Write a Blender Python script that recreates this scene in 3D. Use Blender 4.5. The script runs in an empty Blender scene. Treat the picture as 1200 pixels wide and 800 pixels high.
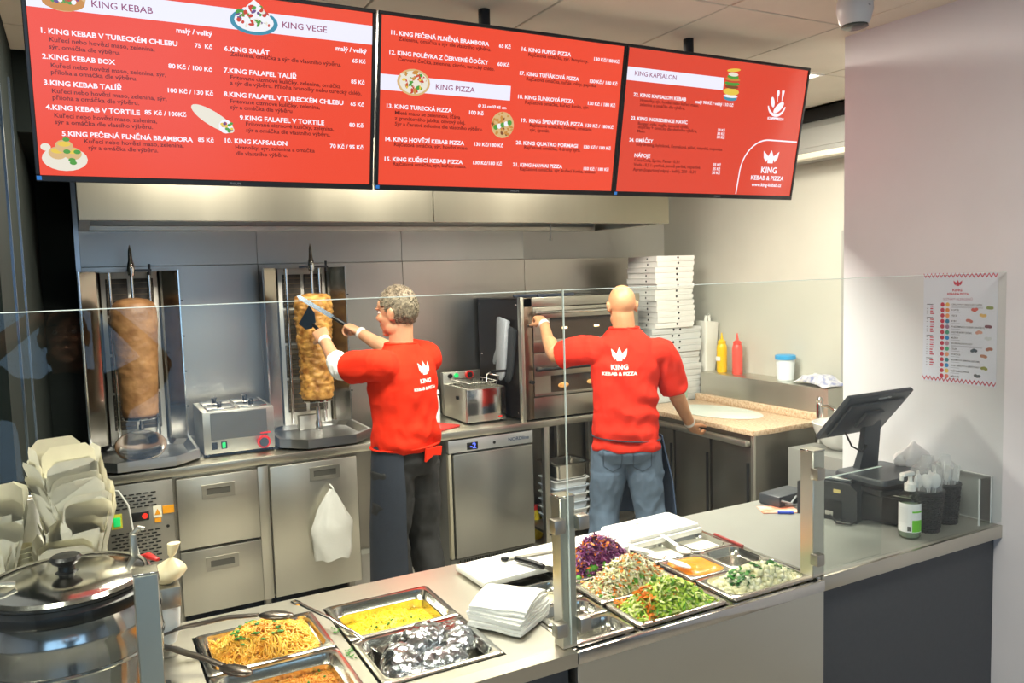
import bpy, bmesh, math, random
from mathutils import Vector, Matrix, Quaternion
from mathutils.bvhtree import BVHTree
from mathutils import noise as mnoise

random.seed(7)
SC = bpy.context.scene
COL = SC.collection
PI = math.pi

# ---------------------------------------------------------------- camera
CAM_H = 1.85
def camera_axes(yaw, pitch, roll):
    f = Vector((math.sin(yaw)*math.cos(pitch), math.cos(yaw)*math.cos(pitch), -math.sin(pitch)))
    r = Vector((math.cos(yaw), -math.sin(yaw), 0)); d = f.cross(r)
    return r*math.cos(roll)+d*math.sin(roll), -r*math.sin(roll)+d*math.cos(roll), f
cr, cd, cf = camera_axes(math.radians(28.16), math.radians(4.784), math.radians(1.655))
cam_data = bpy.data.cameras.new('camera')
cam_data.sensor_fit = 'HORIZONTAL'; cam_data.sensor_width = 36.0
cam_data.lens = 942.6/1200*36.0; cam_data.clip_start = 0.05
cam = bpy.data.objects.new('camera', cam_data); COL.objects.link(cam)
cam.matrix_world = Matrix(((cr.x, -cd.x, -cf.x, 0), (cr.y, -cd.y, -cf.y, 0), (cr.z, -cd.z, -cf.z, CAM_H), (0, 0, 0, 1)))
SC.camera = cam

# ---------------------------------------------------------------- world, daylight, exposure
world = bpy.data.worlds.new('world'); SC.world = world; world.use_nodes = True
wb = world.node_tree.nodes['Background']
wb.inputs[0].default_value = (0.48, 0.69, 1.0, 1); wb.inputs[1].default_value = 2.2
portal = bpy.data.lights.new('window_portal', 'AREA'); portal.shape = 'RECTANGLE'
portal.size = 4.6; portal.size_y = 2.2; portal.cycles.is_portal = True
po = bpy.data.objects.new('window_portal', portal); COL.objects.link(po)
po.location = (-0.7, -3.58, 1.45); po.rotation_euler = (math.radians(90), 0, 0)
SC.view_settings.view_transform = 'Standard'; SC.view_settings.look = 'None'
SC.view_settings.gamma = 1.0; SC.view_settings.use_curve_mapping = False
SC.view_settings.exposure = 0.28
PANEL_LIGHT = 54.0   # watts of each ceiling light panel

# ---------------------------------------------------------------- materials
def lin(c):
    if isinstance(c, str):
        c = c.lstrip('#'); c = [int(c[i:i+2], 16)/255 for i in (0, 2, 4)]
    return [x/12.92 if x <= 0.04045 else ((x+0.055)/1.055)**2.4 for x in c]
MATS = {}
def M(name, col='#808080', rough=0.5, metal=0.0, var=0.0, vscale=8.0, bump=0.0, bscale=60.0, stretch=None,
      emit=0.0, spec=0.5, col2=None, trans=0.0, sss=0.0, rvar=0.0, aniso=0.0, coat=0.0, sheen=0.0):
    if name in MATS: return MATS[name]
    m = bpy.data.materials.new(name); m.use_nodes = True; MATS[name] = m
    nt = m.node_tree; N = nt.nodes; L = nt.links; b = N['Principled BSDF']
    c = lin(col); b.inputs['Base Color'].default_value = (*c, 1)
    b.inputs['Roughness'].default_value = rough; b.inputs['Metallic'].default_value = metal
    b.inputs['Specular IOR Level'].default_value = spec
    if coat: b.inputs['Coat Weight'].default_value = coat; b.inputs['Coat Roughness'].default_value = 0.1
    if sheen: b.inputs['Sheen Weight'].default_value = sheen
    if sss: b.inputs['Subsurface Weight'].default_value = sss; b.inputs['Subsurface Radius'].default_value = (0.012, 0.005, 0.003)
    if trans: b.inputs['Transmission Weight'].default_value = trans
    if emit:
        b.inputs['Emission Color'].default_value = (*c, 1); b.inputs['Emission Strength'].default_value = emit
    tc = None
    def coords(sc):
        nonlocal tc
        if tc is None: tc = N.new('ShaderNodeTexCoord')
        if stretch:
            mp = N.new('ShaderNodeMapping'); mp.inputs['Scale'].default_value = stretch
            L.new(tc.outputs['Object'], mp.inputs['Vector']); return mp.outputs['Vector']
        return tc.outputs['Object']
    if var or col2:
        nz = N.new('ShaderNodeTexNoise'); nz.inputs['Scale'].default_value = vscale; nz.inputs['Detail'].default_value = 4
        L.new(coords(vscale), nz.inputs['Vector'])
        rp = N.new('ShaderNodeValToRGB'); rp.color_ramp.elements[0].position = 0.32; rp.color_ramp.elements[1].position = 0.68
        a = c if col2 else [max(0, x*(1-var)) for x in c]
        d = lin(col2) if col2 else [min(1, x*(1+var)) for x in c]
        rp.color_ramp.elements[0].color = (*a, 1); rp.color_ramp.elements[1].color = (*d, 1)
        L.new(nz.outputs['Fac'], rp.inputs['Fac']); L.new(rp.outputs['Color'], b.inputs['Base Color'])
        if rvar:
            mr = N.new('ShaderNodeMapRange'); mr.inputs['To Min'].default_value = max(0.03, rough-rvar); mr.inputs['To Max'].default_value = rough+rvar
            L.new(nz.outputs['Fac'], mr.inputs['Value']); L.new(mr.outputs['Result'], b.inputs['Roughness'])
    if bump:
        nb = N.new('ShaderNodeTexNoise'); nb.inputs['Scale'].default_value = bscale; nb.inputs['Detail'].default_value = 3
        L.new(coords(bscale), nb.inputs['Vector'])
        bp = N.new('ShaderNodeBump'); bp.inputs['Strength'].default_value = bump; bp.inputs['Distance'].default_value = 0.004
        L.new(nb.outputs['Fac'], bp.inputs['Height']); L.new(bp.outputs['Normal'], b.inputs['Normal'])
    return m
def glass_mat(name, tint='#f9fcfb', rough=0.0, ior=1.42, refl=0.62):
    m = bpy.data.materials.new(name); m.use_nodes = True; MATS[name] = m
    nt = m.node_tree; N = nt.nodes; L = nt.links
    for n in list(N): N.remove(n)
    o = N.new('ShaderNodeOutputMaterial'); mx = N.new('ShaderNodeMixShader'); t = N.new('ShaderNodeBsdfTransparent'); g = N.new('ShaderNodeBsdfGlossy')
    fr = N.new('ShaderNodeFresnel'); ge = N.new('ShaderNodeNewGeometry'); mr = N.new('ShaderNodeMapRange')
    mr.inputs['To Min'].default_value = ior; mr.inputs['To Max'].default_value = 1/ior   # same reflectance on both faces of a thin sheet
    L.new(ge.outputs['Backfacing'], mr.inputs['Value']); L.new(mr.outputs['Result'], fr.inputs['IOR'])
    t.inputs['Color'].default_value = (*lin(tint), 1); g.inputs['Roughness'].default_value = rough
    ml = N.new('ShaderNodeMath'); ml.operation = 'MULTIPLY'; ml.inputs[1].default_value = refl
    L.new(fr.outputs[0], ml.inputs[0]); L.new(ml.outputs[0], mx.inputs[0]); L.new(t.outputs[0], mx.inputs[1]); L.new(g.outputs[0], mx.inputs[2])
    L.new(mx.outputs[0], o.inputs['Surface'])
    return m
def film_mat(name, col, alpha, rough=0.25):
    m = bpy.data.materials.new(name); m.use_nodes = True; MATS[name] = m
    b = m.node_tree.nodes['Principled BSDF']
    b.inputs['Base Color'].default_value = (*lin(col), 1); b.inputs['Alpha'].default_value = alpha; b.inputs['Roughness'].default_value = rough
    return m

STEEL = M('brushed_steel', '#d6d3c8', 0.36, 1.0, var=0.06, vscale=3, rvar=0.06, bump=0.02, bscale=90, stretch=(1, 1, 0.06))
STEEL_H = M('brushed_steel_horizontal', '#cac6ba', 0.33, 1.0, var=0.06, vscale=3, rvar=0.06, bump=0.02, bscale=90, stretch=(0.05, 1, 1))
STEEL_D = M('dull_steel', '#b4b1a8', 0.42, 1.0, var=0.08, vscale=5, rvar=0.08)
STEEL_P = M('polished_steel', '#d2d0cc', 0.13, 1.0, var=0.03, vscale=6, rvar=0.03)
STEEL_W = M('wall_steel', '#b4b0a9', 0.32, 1.0, var=0.07, vscale=1.6, rvar=0.07, bump=0.015, bscale=80, stretch=(1, 1, 0.06))
STEEL_PAN = M('pan_steel', '#cfcdc6', 0.2, 1.0, var=0.04, vscale=10, rvar=0.05)
BLACK = M('black_plastic', '#17181a', 0.35)
BLACK_M = M('black_matte', '#0e0f10', 0.7)
DGREY = M('dark_grey_plastic', '#3b4046', 0.42, var=0.05, vscale=30)
WHITE_P = M('white_plastic', '#eeeeea', 0.35)
RED_P = M('red_plastic', '#d8231c', 0.35)
GLASS = glass_mat('clear_glass')
GLASS_E = M('glass_edge', '#dfeee8', 0.25, emit=0.0)

# ---------------------------------------------------------------- mesh helpers
class MB:
    def __init__(self): self.bm = bmesh.new(); self.mi = 0
    def _mark(self, faces):
        if self.mi:
            for f in faces: f.material_index = self.mi
    def box(self, x0, x1, y0, y1, z0, z1, bev=0.0, seg=2, rot=None, piv=None):
        vs = [self.bm.verts.new((x, y, z)) for x in (x0, x1) for y in (y0, y1) for z in (z0, z1)]
        q = [(0, 1, 3, 2), (4, 6, 7, 5), (0, 4, 5, 1), (2, 3, 7, 6), (0, 2, 6, 4), (1, 5, 7, 3)]
        fs = [self.bm.faces.new([vs[i] for i in f]) for f in q]
        if rot is not None:
            c = Vector(piv) if piv else Vector(((x0+x1)/2, (y0+y1)/2, (z0+z1)/2))
            R = rot.to_matrix() if hasattr(rot, 'to_matrix') else rot
            for v in vs: v.co = R @ (v.co-c)+c
        if bev:
            es = list({e for f in fs for e in f.edges})
            r = bmesh.ops.bevel(self.bm, geom=es, offset=bev, segments=seg, affect='EDGES', profile=0.5)
            fs = r['faces']+[f for f in fs if f.is_valid]
        self._mark([f for f in fs if f.is_valid]); return self
    def rings(self, rings, close=True, cap0=True, cap1=True):
        R = [[self.bm.verts.new(p) for p in r] for r in rings]; n = len(R[0]); fs = []
        for a, b in zip(R, R[1:]):
            for i in range(n if close else n-1):
                j = (i+1) % n
                fs.append(self.bm.faces.new((a[i], a[j], b[j], b[i])))
        if cap0: fs.append(self.bm.faces.new(list(reversed(R[0]))))
        if cap1: fs.append(self.bm.faces.new(R[-1]))
        self._mark(fs); return self
    def lathe(self, prof, c=(0, 0, 0), seg=28, cap0=True, cap1=True, ax='z', sx=1, sy=1):
        rs = []
        for r, z in prof:
            r = max(r, 1e-5); ring = []
            for i in range(seg):
                a = 2*PI*i/seg; x, y = r*math.cos(a)*sx, r*math.sin(a)*sy
                p = (x, y, z) if ax == 'z' else ((z, x, y) if ax == 'x' else (y, z, x))
                ring.append((c[0]+p[0], c[1]+p[1], c[2]+p[2]))
            rs.append(ring)
        return self.rings(rs, True, cap0, cap1)
    def tube(self, pts, r, seg=8, cap=True, flat=1.0, up=None):
        pts = [Vector(p) for p in pts]; n = len(pts)
        rr = r if isinstance(r, (list, tuple)) else [r]*n
        T = [((pts[min(i+1, n-1)]-pts[max(i-1, 0)]).normalized()) for i in range(n)]
        u = Vector(up) if up else (Vector((0, 0, 1)) if abs(T[0].z) < 0.9 else Vector((1, 0, 0)))
        rs = []
        for i in range(n):
            u = (u-T[i]*u.dot(T[i]))
            if u.length < 1e-6: u = T[i].orthogonal()
            u.normalize(); v = T[i].cross(u)
            rs.append([pts[i]+(u*math.cos(2*PI*k/seg)*flat+v*math.sin(2*PI*k/seg))*rr[i] for k in range(seg)])
        return self.rings(rs, True, cap, cap)
    def prism(self, poly, z0, z1, ax='z', off=(0, 0, 0)):
        def p(a, b, z):
            q = (a, b, z) if ax == 'z' else ((z, a, b) if ax == 'x' else (a, z, b))
            return (q[0]+off[0], q[1]+off[1], q[2]+off[2])
        return self.rings([[p(a, b, z0) for a, b in poly], [p(a, b, z1) for a, b in poly]])
    def sphere(self, c, r, seg=14, sc=(1, 1, 1), rot=None):
        n = max(6, seg//2+2); rs = []
        for i in range(n+1):
            t = PI*(i/n); t = min(max(t, 0.02), PI-0.02)
            rs.append([(math.sin(t)*math.cos(2*PI*k/seg), math.sin(t)*math.sin(2*PI*k/seg), -math.cos(t)) for k in range(seg)])
        out = []
        for ring in rs:
            q = []
            for p in ring:
                v = Vector((p[0]*r*sc[0], p[1]*r*sc[1], p[2]*r*sc[2]))
                if rot is not None: v = rot @ v
                q.append(v+Vector(c))
            out.append(q)
        return self.rings(out)
    def quad(self, a, b, c, d):
        f = self.bm.faces.new([self.bm.verts.new(p) for p in (a, b, c, d)]); self._mark([f]); return self
    def face(self, pts):
        f = self.bm.faces.new([self.bm.verts.new(p) for p in pts]); self._mark([f]); return self
    def build(self, name, mat, parent=None, loc=(0, 0, 0), rot=(0, 0, 0), smooth=40, kind=None, label=None, shift=None):
        if shift is not None:
            s = Vector(shift)
            for v in self.bm.verts: v.co -= s
        bmesh.ops.recalc_face_normals(self.bm, faces=self.bm.faces)
        me = bpy.data.meshes.new(name); self.bm.to_mesh(me); self.bm.free()
        return finish(name, me, mat, parent, loc, rot, smooth, kind, label)
def finish(name, me, mat, parent=None, loc=(0, 0, 0), rot=(0, 0, 0), smooth=40, kind=None, label=None):
    for m in (mat if isinstance(mat, (list, tuple)) else [mat]): me.materials.append(m)
    if smooth:
        me.polygons.foreach_set('use_smooth', [True]*len(me.polygons))
        if smooth < 180: me.set_sharp_from_angle(angle=math.radians(smooth))
    o = bpy.data.objects.new(name, me); COL.objects.link(o)
    o.location = loc; o.rotation_euler = rot
    if parent: o.parent = parent
    if kind: o['kind'] = kind
    if label: o['label'] = label
    return o
def tag(o, label, cat, group=None, kind=None):
    o['label'] = label; o['category'] = cat
    if group: o['group'] = group
    if kind: o['kind'] = kind
    return o
def thing(name, label, cat, loc=(0, 0, 0), rz=0.0, group=None):
    o = bpy.data.objects.new(name, None); COL.objects.link(o); o.empty_display_size = 0.05
    o.location = loc; o.rotation_euler = (0, 0, rz); return tag(o, label, cat, group)
def struct(o): o['kind'] = 'structure'; return o
def copy_tree(o, parent=None):
    c = o.copy(); COL.objects.link(c); c.parent = parent
    for ch in list(o.children): copy_tree(ch, c)
    return c
def rrect(w, d, r, n=4, cx=0, cy=0):
    pts = []
    for sx, sy, a0 in ((1, 1, 0), (-1, 1, 90), (-1, -1, 180), (1, -1, 270)):
        for k in range(n+1):
            a = math.radians(a0+90*k/n)
            pts.append((cx+sx*(w/2-r)+r*math.cos(a), cy+sy*(d/2-r)+r*math.sin(a)))
    return pts

# ---------------------------------------------------------------- lettering
def text_mesh(items):
    """items: (string, x, y, width or None, cap size, bold, align) in the XY plane -> list of (verts, faces)"""
    obs = []
    for (s, x, y, w, size, bold, al) in items:
        cu = bpy.data.curves.new('t', 'FONT'); cu.body = s; cu.size = size; cu.resolution_u = 2; cu.offset = bold*size
        cu.align_x = al; cu.space_word = 0.9
        ob = bpy.data.objects.new('t', cu); COL.objects.link(ob); obs.append(ob)
    bpy.context.view_layer.update()
    dg = bpy.context.evaluated_depsgraph_get(); out = []
    for ob, (s, x, y, w, size, bold, al) in zip(obs, items):
        me = bpy.data.meshes.new_from_object(ob.evaluated_get(dg))
        V = [v.co.copy() for v in me.vertices]; F = [tuple(p.vertices) for p in me.polygons]
        if V:
            x0 = min(v.x for v in V); x1 = max(v.x for v in V)
            k = (w/(x1-x0)) if w else 1.0
            ky = k*0.9 if w else 1.0
            V = [Vector((x+(v.x-(x0 if w else 0))*k, y+v.y*ky, 0)) for v in V]
        out.append((V, F)); bpy.data.meshes.remove(me)
    for ob in obs:
        cu = ob.data; bpy.data.objects.remove(ob); bpy.data.curves.remove(cu)
    return out
def text_obj(name, items, mat, parent, mapf, label=None):
    V = []; F = []
    for v, f in text_mesh(items):
        b = len(V); V += [mapf(p) for p in v]; F += [tuple(i+b for i in t) for t in f]
    me = bpy.data.meshes.new(name); me.from_pydata([tuple(p) for p in V], [], F)
    return finish(name, me, mat, parent, smooth=0, label=label)
CROWN = [[(-.5, .48), (-.36, -.1), (-.14, -.34), (-.04, .02), (-.22, .3)], [(0, .5), (.15, 0.06), (.04, -.5), (-.04, -.5), (-.15, 0.06)],
         [(.5, .48), (.36, -.1), (.14, -.34), (.04, .02), (.22, .3)]]
CROWN = [[(-.5, .42), (-.44, -.12), (-.27, -.42), (-.13, -.02)], [(0, .5), (.2, -.06), (.17, -.5), (-.17, -.5), (-.2, -.06)], [(.5, .42), (.13, -.02), (.27, -.42), (.44, -.12)]]

# ================================================================ THE ROOM
CEIL = 2.79
WALL_W = M('white_wall_paint', '#d9d9dd', 0.6, var=0.03, vscale=3, bump=0.05, bscale=160)
WALL_G = M('kitchen_wall_paint', '#c6c5ba', 0.55, var=0.03, vscale=3, bump=0.04, bscale=120)
WALL_D = M('dark_wall_cladding', '#141a18', 0.75, var=0.15, vscale=4, spec=.12)
b = MB(); b.box(-4.2, 4.6, -3.7, 5.4, -0.1, 0.0)
struct(b.build('floor', M('floor_tiles', '#a29d92', 0.4, var=0.08, vscale=6)))
b = MB(); b.box(-4.2, 4.6, -3.7, 5.4, CEIL+0.012, CEIL+0.12)
ceiling = struct(b.build('ceiling', M('ceiling_grid', '#8d8878', 0.7)))
TILE = M('ceiling_tile', '#cfcbbd', 0.85, var=0.03, vscale=5, bump=0.05, bscale=200)
PX = [-1.435+0.595*k for k in range(11)]; PY = [-0.13+0.595*k for k in range(10)]
LIGHTS = [(7, 5), (5, 5), (3, 5), (4, 1), (1, 1), (0, 2)]  # customer-side panels are out of view, added to make up for the weaker window
tile_me = None
for i in range(len(PX)-1):
    for j in range(len(PY)-1):
        if (i, j) in LIGHTS or PX[i]+0.3 > 4.17: continue
        if tile_me is None:
            b = MB(); b.box(-0.294, 0.294, -0.294, 0.294, 0, 0.014, 0.003, 1)
            o = b.build('ceiling_tile', TILE, ceiling); tile_me = o.data
        else:
            o = bpy.data.objects.new('ceiling_tile', tile_me); COL.objects.link(o); o.parent = ceiling
        o.location = (PX[i]+0.2975, PY[j]+0.2975, CEIL)
LED = M('led_diffuser', '#fff6e2', 0.5, emit=5.0)
for n, (i, j) in enumerate(LIGHTS):
    cx, cy = PX[i]+0.2975, PY[j]+0.2975
    where = {0: 'over the cash counter aisle, nearest the white wall', 1: 'above the kitchen aisle behind the middle menu screen', 2: 'above the kitchen aisle behind the left menu screen',
             3: 'over the customer side, towards the white wall, unseen and added as fill light', 4: 'over the customer side on the left, unseen and added as fill light', 5: 'over the entrance side at the far left, unseen and added as fill light'}[n]
    t = thing('ceiling_light_panel', 'square flat white light panel set in the ceiling '+where, 'ceiling light', (cx, cy, CEIL), group='ceiling light panels')
    b = MB(); b.box(-.297, .297, -.297, -.28, -.004, .012); b.box(-.297, .297, .28, .297, -.004, .012); b.box(-.297, -.28, -.28, .28, -.004, .012); b.box(.28, .297, -.28, .28, -.004, .012)
    b.build('frame', WHITE_P, t)
    b = MB(); b.box(-.28, .28, -.28, .28, 0.0, 0.01); b.build('diffuser', LED, t)
    ld = bpy.data.lights.new('panel_light', 'AREA'); ld.shape = 'SQUARE'; ld.size = 0.54; ld.energy = PANEL_LIGHT*((0.6 if cx > 2.5 else 1.12) if cy > 2.3 else 0.36); ld.color = (1.0, 0.93, 0.80)
    lo = bpy.data.objects.new('panel_light', ld); COL.objects.link(lo); lo.location = (0, 0, -0.012); lo.parent = t
# back wall with cladding panels
BACK = 5.15
b = MB(); b.box(-0.4, 4.35, BACK, 5.35, 0, CEIL+.01)
wall_back = struct(b.build('wall_back', WALL_G))
xs = [0.02, 0.985, 1.93, 2.87, 3.83]
UP = M('grey_wall_board', '#b9bab6', 0.32, 0.6, var=0.03, vscale=2)
for k in range(4):
    b = MB(); b.box(xs[k]+.001, xs[k+1]-.001, BACK-.012, BACK, 0.05, 1.955, 0.001, 1); b.build('panel', STEEL_W, wall_back)
    if k < 3: b = MB(); b.box(xs[k]+.001, xs[k+1]-.001, BACK-.009, BACK, 1.958, 2.4, 0.001, 1); b.build('panel', UP, wall_back)
b = MB(); b.box(-0.004, 0.02, BACK-.03, BACK, 0.0, CEIL); struct(b.build('trim_1', M('pale_edge_trim', '#c9d2da', 0.3, 0.8)))
b = MB(); b.box(4.17, 4.35, 2.2, BACK, 0, CEIL+.01); struct(b.build('wall_right', WALL_G))
b = MB(); b.box(-0.3, -0.175, 2.46, 5.35, 0, CEIL+.01)
b.box(-0.175, -0.004, BACK-.05, BACK, 0, CEIL); b.box(-0.175, -0.004, 3.79, BACK-.05, 2.47, CEIL)
wl = struct(b.build('wall_left', WALL_D))
for yy in (2.9, 3.42): b = MB(); b.box(-.176, -.168, yy, yy+.022, 0, 2.6); b.build('edge_strip', M('strip_metal', '#8fa0b4', 0.25, 0.9), wl)
b = MB(); b.box(2.87, 3.02, -3.6, 2.355, 0, CEIL+.01); struct(b.build('wall_partition', WALL_W))
b = MB(); b.box(3.02, 4.35, 2.05, 2.2, 0, CEIL+.01); struct(b.build('wall_alcove', WALL_W))
b = MB(); b.box(-4.2, -4.05, -3.6, 2.6, 0, CEIL+.01); struct(b.build('wall_customer', WALL_W))
b = MB(); b.box(-4.2, -0.3, 2.46, 2.6, 0, CEIL+.01); struct(b.build('wall_lobby', M('lobby_paint', '#85888a', 0.6)))
b = MB(); b.box(-4.2, -3.0, -3.7, -3.55, 0, CEIL+.01); b.box(1.6, 3.0, -3.7, -3.55, 0, CEIL+.01); b.box(-3, 1.6, -3.7, -3.55, 0, .35); b.box(-3, 1.6, -3.7, -3.55, 2.55, CEIL+.01)
struct(b.build('wall_front', M('front_wall_paint', '#b5b3ae', 0.6)))
w = struct(thing('window_1', 'wide shop window behind the customers', 'window', (-.7, -3.62, .35)))
b = MB()
for x in (-2.3, -.77, .77, 2.24): b.box(x, x+.06, -.04, .04, 0, 2.2)
b.box(-2.3, 2.3, -.04, .04, 0, .06); b.box(-2.3, 2.3, -.04, .04, 2.14, 2.2); b.build('window_frame', BLACK_M, w)
for x in (-2.24, -.71, .83):
    b = MB(); b.box(x, x+1.47 if x < .8 else 2.24, -.004, .004, .06, 2.14); b.build('pane', GLASS, w)
b = MB(); b.box(4.145, 4.17, 2.25, 3.42, 0.0, 2.06, .002, 1); struct(b.build('trim_2', M('grey_splash_board', '#a3a49f', 0.4, var=.03)))
# air conditioner on the right wall
t = thing('wall_air_conditioner', 'long pale grey air conditioner unit high on the far right wall', 'air conditioner', (4.17, 3.35, 2.5))
ACM = M('aircon_grey', '#9b9c97', 0.5)
b = MB(); b.prism([(-.24, .03), (-.24, .17), (-.2, .215), (0, .215), (0, .0), (-.16, 0)], -.75, .75, ax='y'); b.build('body', ACM, t, smooth=20)
b = MB(); b.box(-.245, -.238, -.74, .74, .055, .165, .002, 1); b.build('front_cover', ACM, t)
b = MB(); b.box(-.235, -.15, -.7, .7, -.006, .03, .006); b.build('louvre', M('louvre_white', '#e6e2cf', .4), t)
b = MB(); b.box(-.247, -.244, .29, .33, .09, .1); b.build('logo', DGREY, t)
b = MB(); b.box(-.22, -.01, -.75, .75, .215, .285); b.build('top_gap_shade', BLACK_M, t)  # black block stands in for the shade in the gap above the unit

# ================================================================ EXTRACTOR HOOD
HX0, HX1, HY, HZ = 0.022, 3.50, 4.27, 2.157
HOODM = M('hood_steel', '#938f80', 0.3, 1.0, var=0.06, vscale=2.5, rvar=0.08, stretch=(1, 1, 0.05))
h = thing('extractor_hood', 'long stainless steel extractor hood over the cooking line', 'extractor hood', (HX0, HY, HZ))
HL = HX1-HX0
for (a, c) in ((0, 1.78), (1.784, HL)):
    b = MB(); b.box(a, c, 0, .004, 0, .46, .001, 1); b.build('front_panel', HOODM, h)
for x in (0, HL-.004): b = MB(); b.box(x, x+.004, .004, .87, 0, .46); b.build('side_panel', STEEL_H, h)
b = MB(); b.box(0, HL, 0, .87, .455, .46); b.build('top_panel', STEEL_D, h)
b = MB(); b.box(.004, HL-.004, .004, .05, 0, .004); b.box(.004, .05, .05, .87, 0, .004); b.box(HL-.05, HL-.004, .05, .87, 0, .004); b.box(.05, HL-.05, .8, .87, 0, .03, .003, 1)
b.build('drip_gutter', STEEL, h)
for k in range(7):
    x0 = .08+k*.475
    f = MB(); f.box(x0, x0+.46, .12, .78, .11, .12, rot=Quaternion((1, 0, 0), .18)); fo = f.build('baffle_filter', STEEL_D, h)
    for q in range(8):
        g = MB(); g.box(x0+.03+q*.052, x0+.055+q*.052, .14, .76, .09, .11, rot=Quaternion((1, 0, 0), .18)); g.build('baffle_slat', STEEL_D, fo)
b = MB(); b.tube([(HL-.62, .5, .12), (HL-.62, .5, -.075)], .006); b.box(HL-.628, HL-.612, .492, .508, -.085, -.07); b.build('drain_valve', STEEL_D, h)
b = MB(); b.box(.3, 3.1, .07, .115, .1, .14, .004); b.build('inner_rail', STEEL_H, h)
TV0=[
  ('p',0.153,0.078,0.152,'KING KEBAB'),
  ('w',0.364,0.12,0.097,'malý / velký'),
  ('w',0.029,0.157,0.337,'1. KING KEBAB V TURECKÉM CHLEBU'),
  ('w',0.412,0.155,0.048,'75  Kč'),
  ('d',0.047,0.177,0.258,'Kuřecí nebo hovězí maso, zelenina,'),
  ('d',0.045,0.195,0.171,'sýr, omáčka dle výběru.'),
  ('w',0.027,0.222,0.176,'2.KING KEBAB BOX'),
  ('w',0.339,0.218,0.119,'80 Kč / 100 Kč'),
  ('d',0.046,0.243,0.286,'Kuřecí nebo hovězí maso, zelenina, sýr,'),
  ('d',0.045,0.26,0.211,'příloha a omáčka dle výběru.'),
  ('w',0.026,0.289,0.19,'3.KING KEBAB TALÍŘ'),
  ('w',0.335,0.285,0.124,'100 Kč / 130 Kč'),
  ('d',0.044,0.309,0.287,'Kuřecí nebo hovězí maso, zelenina, sýr,'),
  ('d',0.044,0.326,0.214,'příloha a omáčka dle výběru.'),
  ('w',0.026,0.353,0.233,'4.KING KEBAB V TORTILE'),
  ('w',0.271,0.35,0.112,'85 Kč / 100Kč'),
  ('d',0.045,0.373,0.258,'Kuřecí nebo hovězí maso, zelenina,'),
  ('d',0.045,0.39,0.246,'sýr a omáčka dle vlastího výběru.'),
  ('w',0.06,0.421,0.338,'5.KING PEČENÁ PLNĚNÁ BRAMBORA'),
  ('w',0.412,0.419,0.045,'85 Kč'),
  ('d',0.113,0.438,0.259,'Kuřecí nebo hovězí maso, zelenina,'),
  ('d',0.122,0.455,0.18,'sýr a omáčka dle výběru.'),
  ('p',0.661,0.074,0.135,'KING VEGE'),
  ('w',0.824,0.122,0.1,'malý / velký'),
  ('w',0.493,0.156,0.129,'6.KING SALÁT'),
  ('w',0.877,0.153,0.044,'65 Kč'),
  ('d',0.509,0.169,0.332,'Zelenina, omáčka a sýr dle vlastního výběru.'),
  ('w',0.49,0.217,0.213,'7.KING FALAFEL TALÍŘ'),
  ('w',0.874,0.216,0.045,'85 Kč'),
  ('d',0.508,0.234,0.333,'Fritované cizrnové kuličky, zelenina, omáčka'),
  ('d',0.507,0.25,0.402,'a sýr dle výběru. Příloha hranolky nebo turecký chléb.'),
  ('w',0.488,0.284,0.362,'8.KING FALAFEL V TURECKÉM CHLEBU'),
  ('w',0.873,0.284,0.045,'65 Kč'),
  ('d',0.506,0.302,0.269,'Fritované cizrnové kuličky, zelenina,'),
  ('d',0.506,0.319,0.183,'sýr a omáčka dle výběru'),
  ('w',0.532,0.349,0.257,'9.KING FALAFEL V TORTILE'),
  ('w',0.87,0.349,0.047,'80 Kč'),
  ('d',0.55,0.365,0.27,'Fritované cizrnové kuličky, zelenina,'),
  ('d',0.55,0.383,0.259,'sýr a omáčka dle vlastního výběru.'),
  ('w',0.488,0.418,0.185,'10. KING KAPSALON'),
  ('w',0.808,0.418,0.11,'70 Kč / 95 Kč'),
  ('d',0.518,0.435,0.241,'Hranolky, sýr, zelenina a omáčka'),
  ('d',0.519,0.453,0.155,'dle vlastního výběru.'),
]
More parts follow.
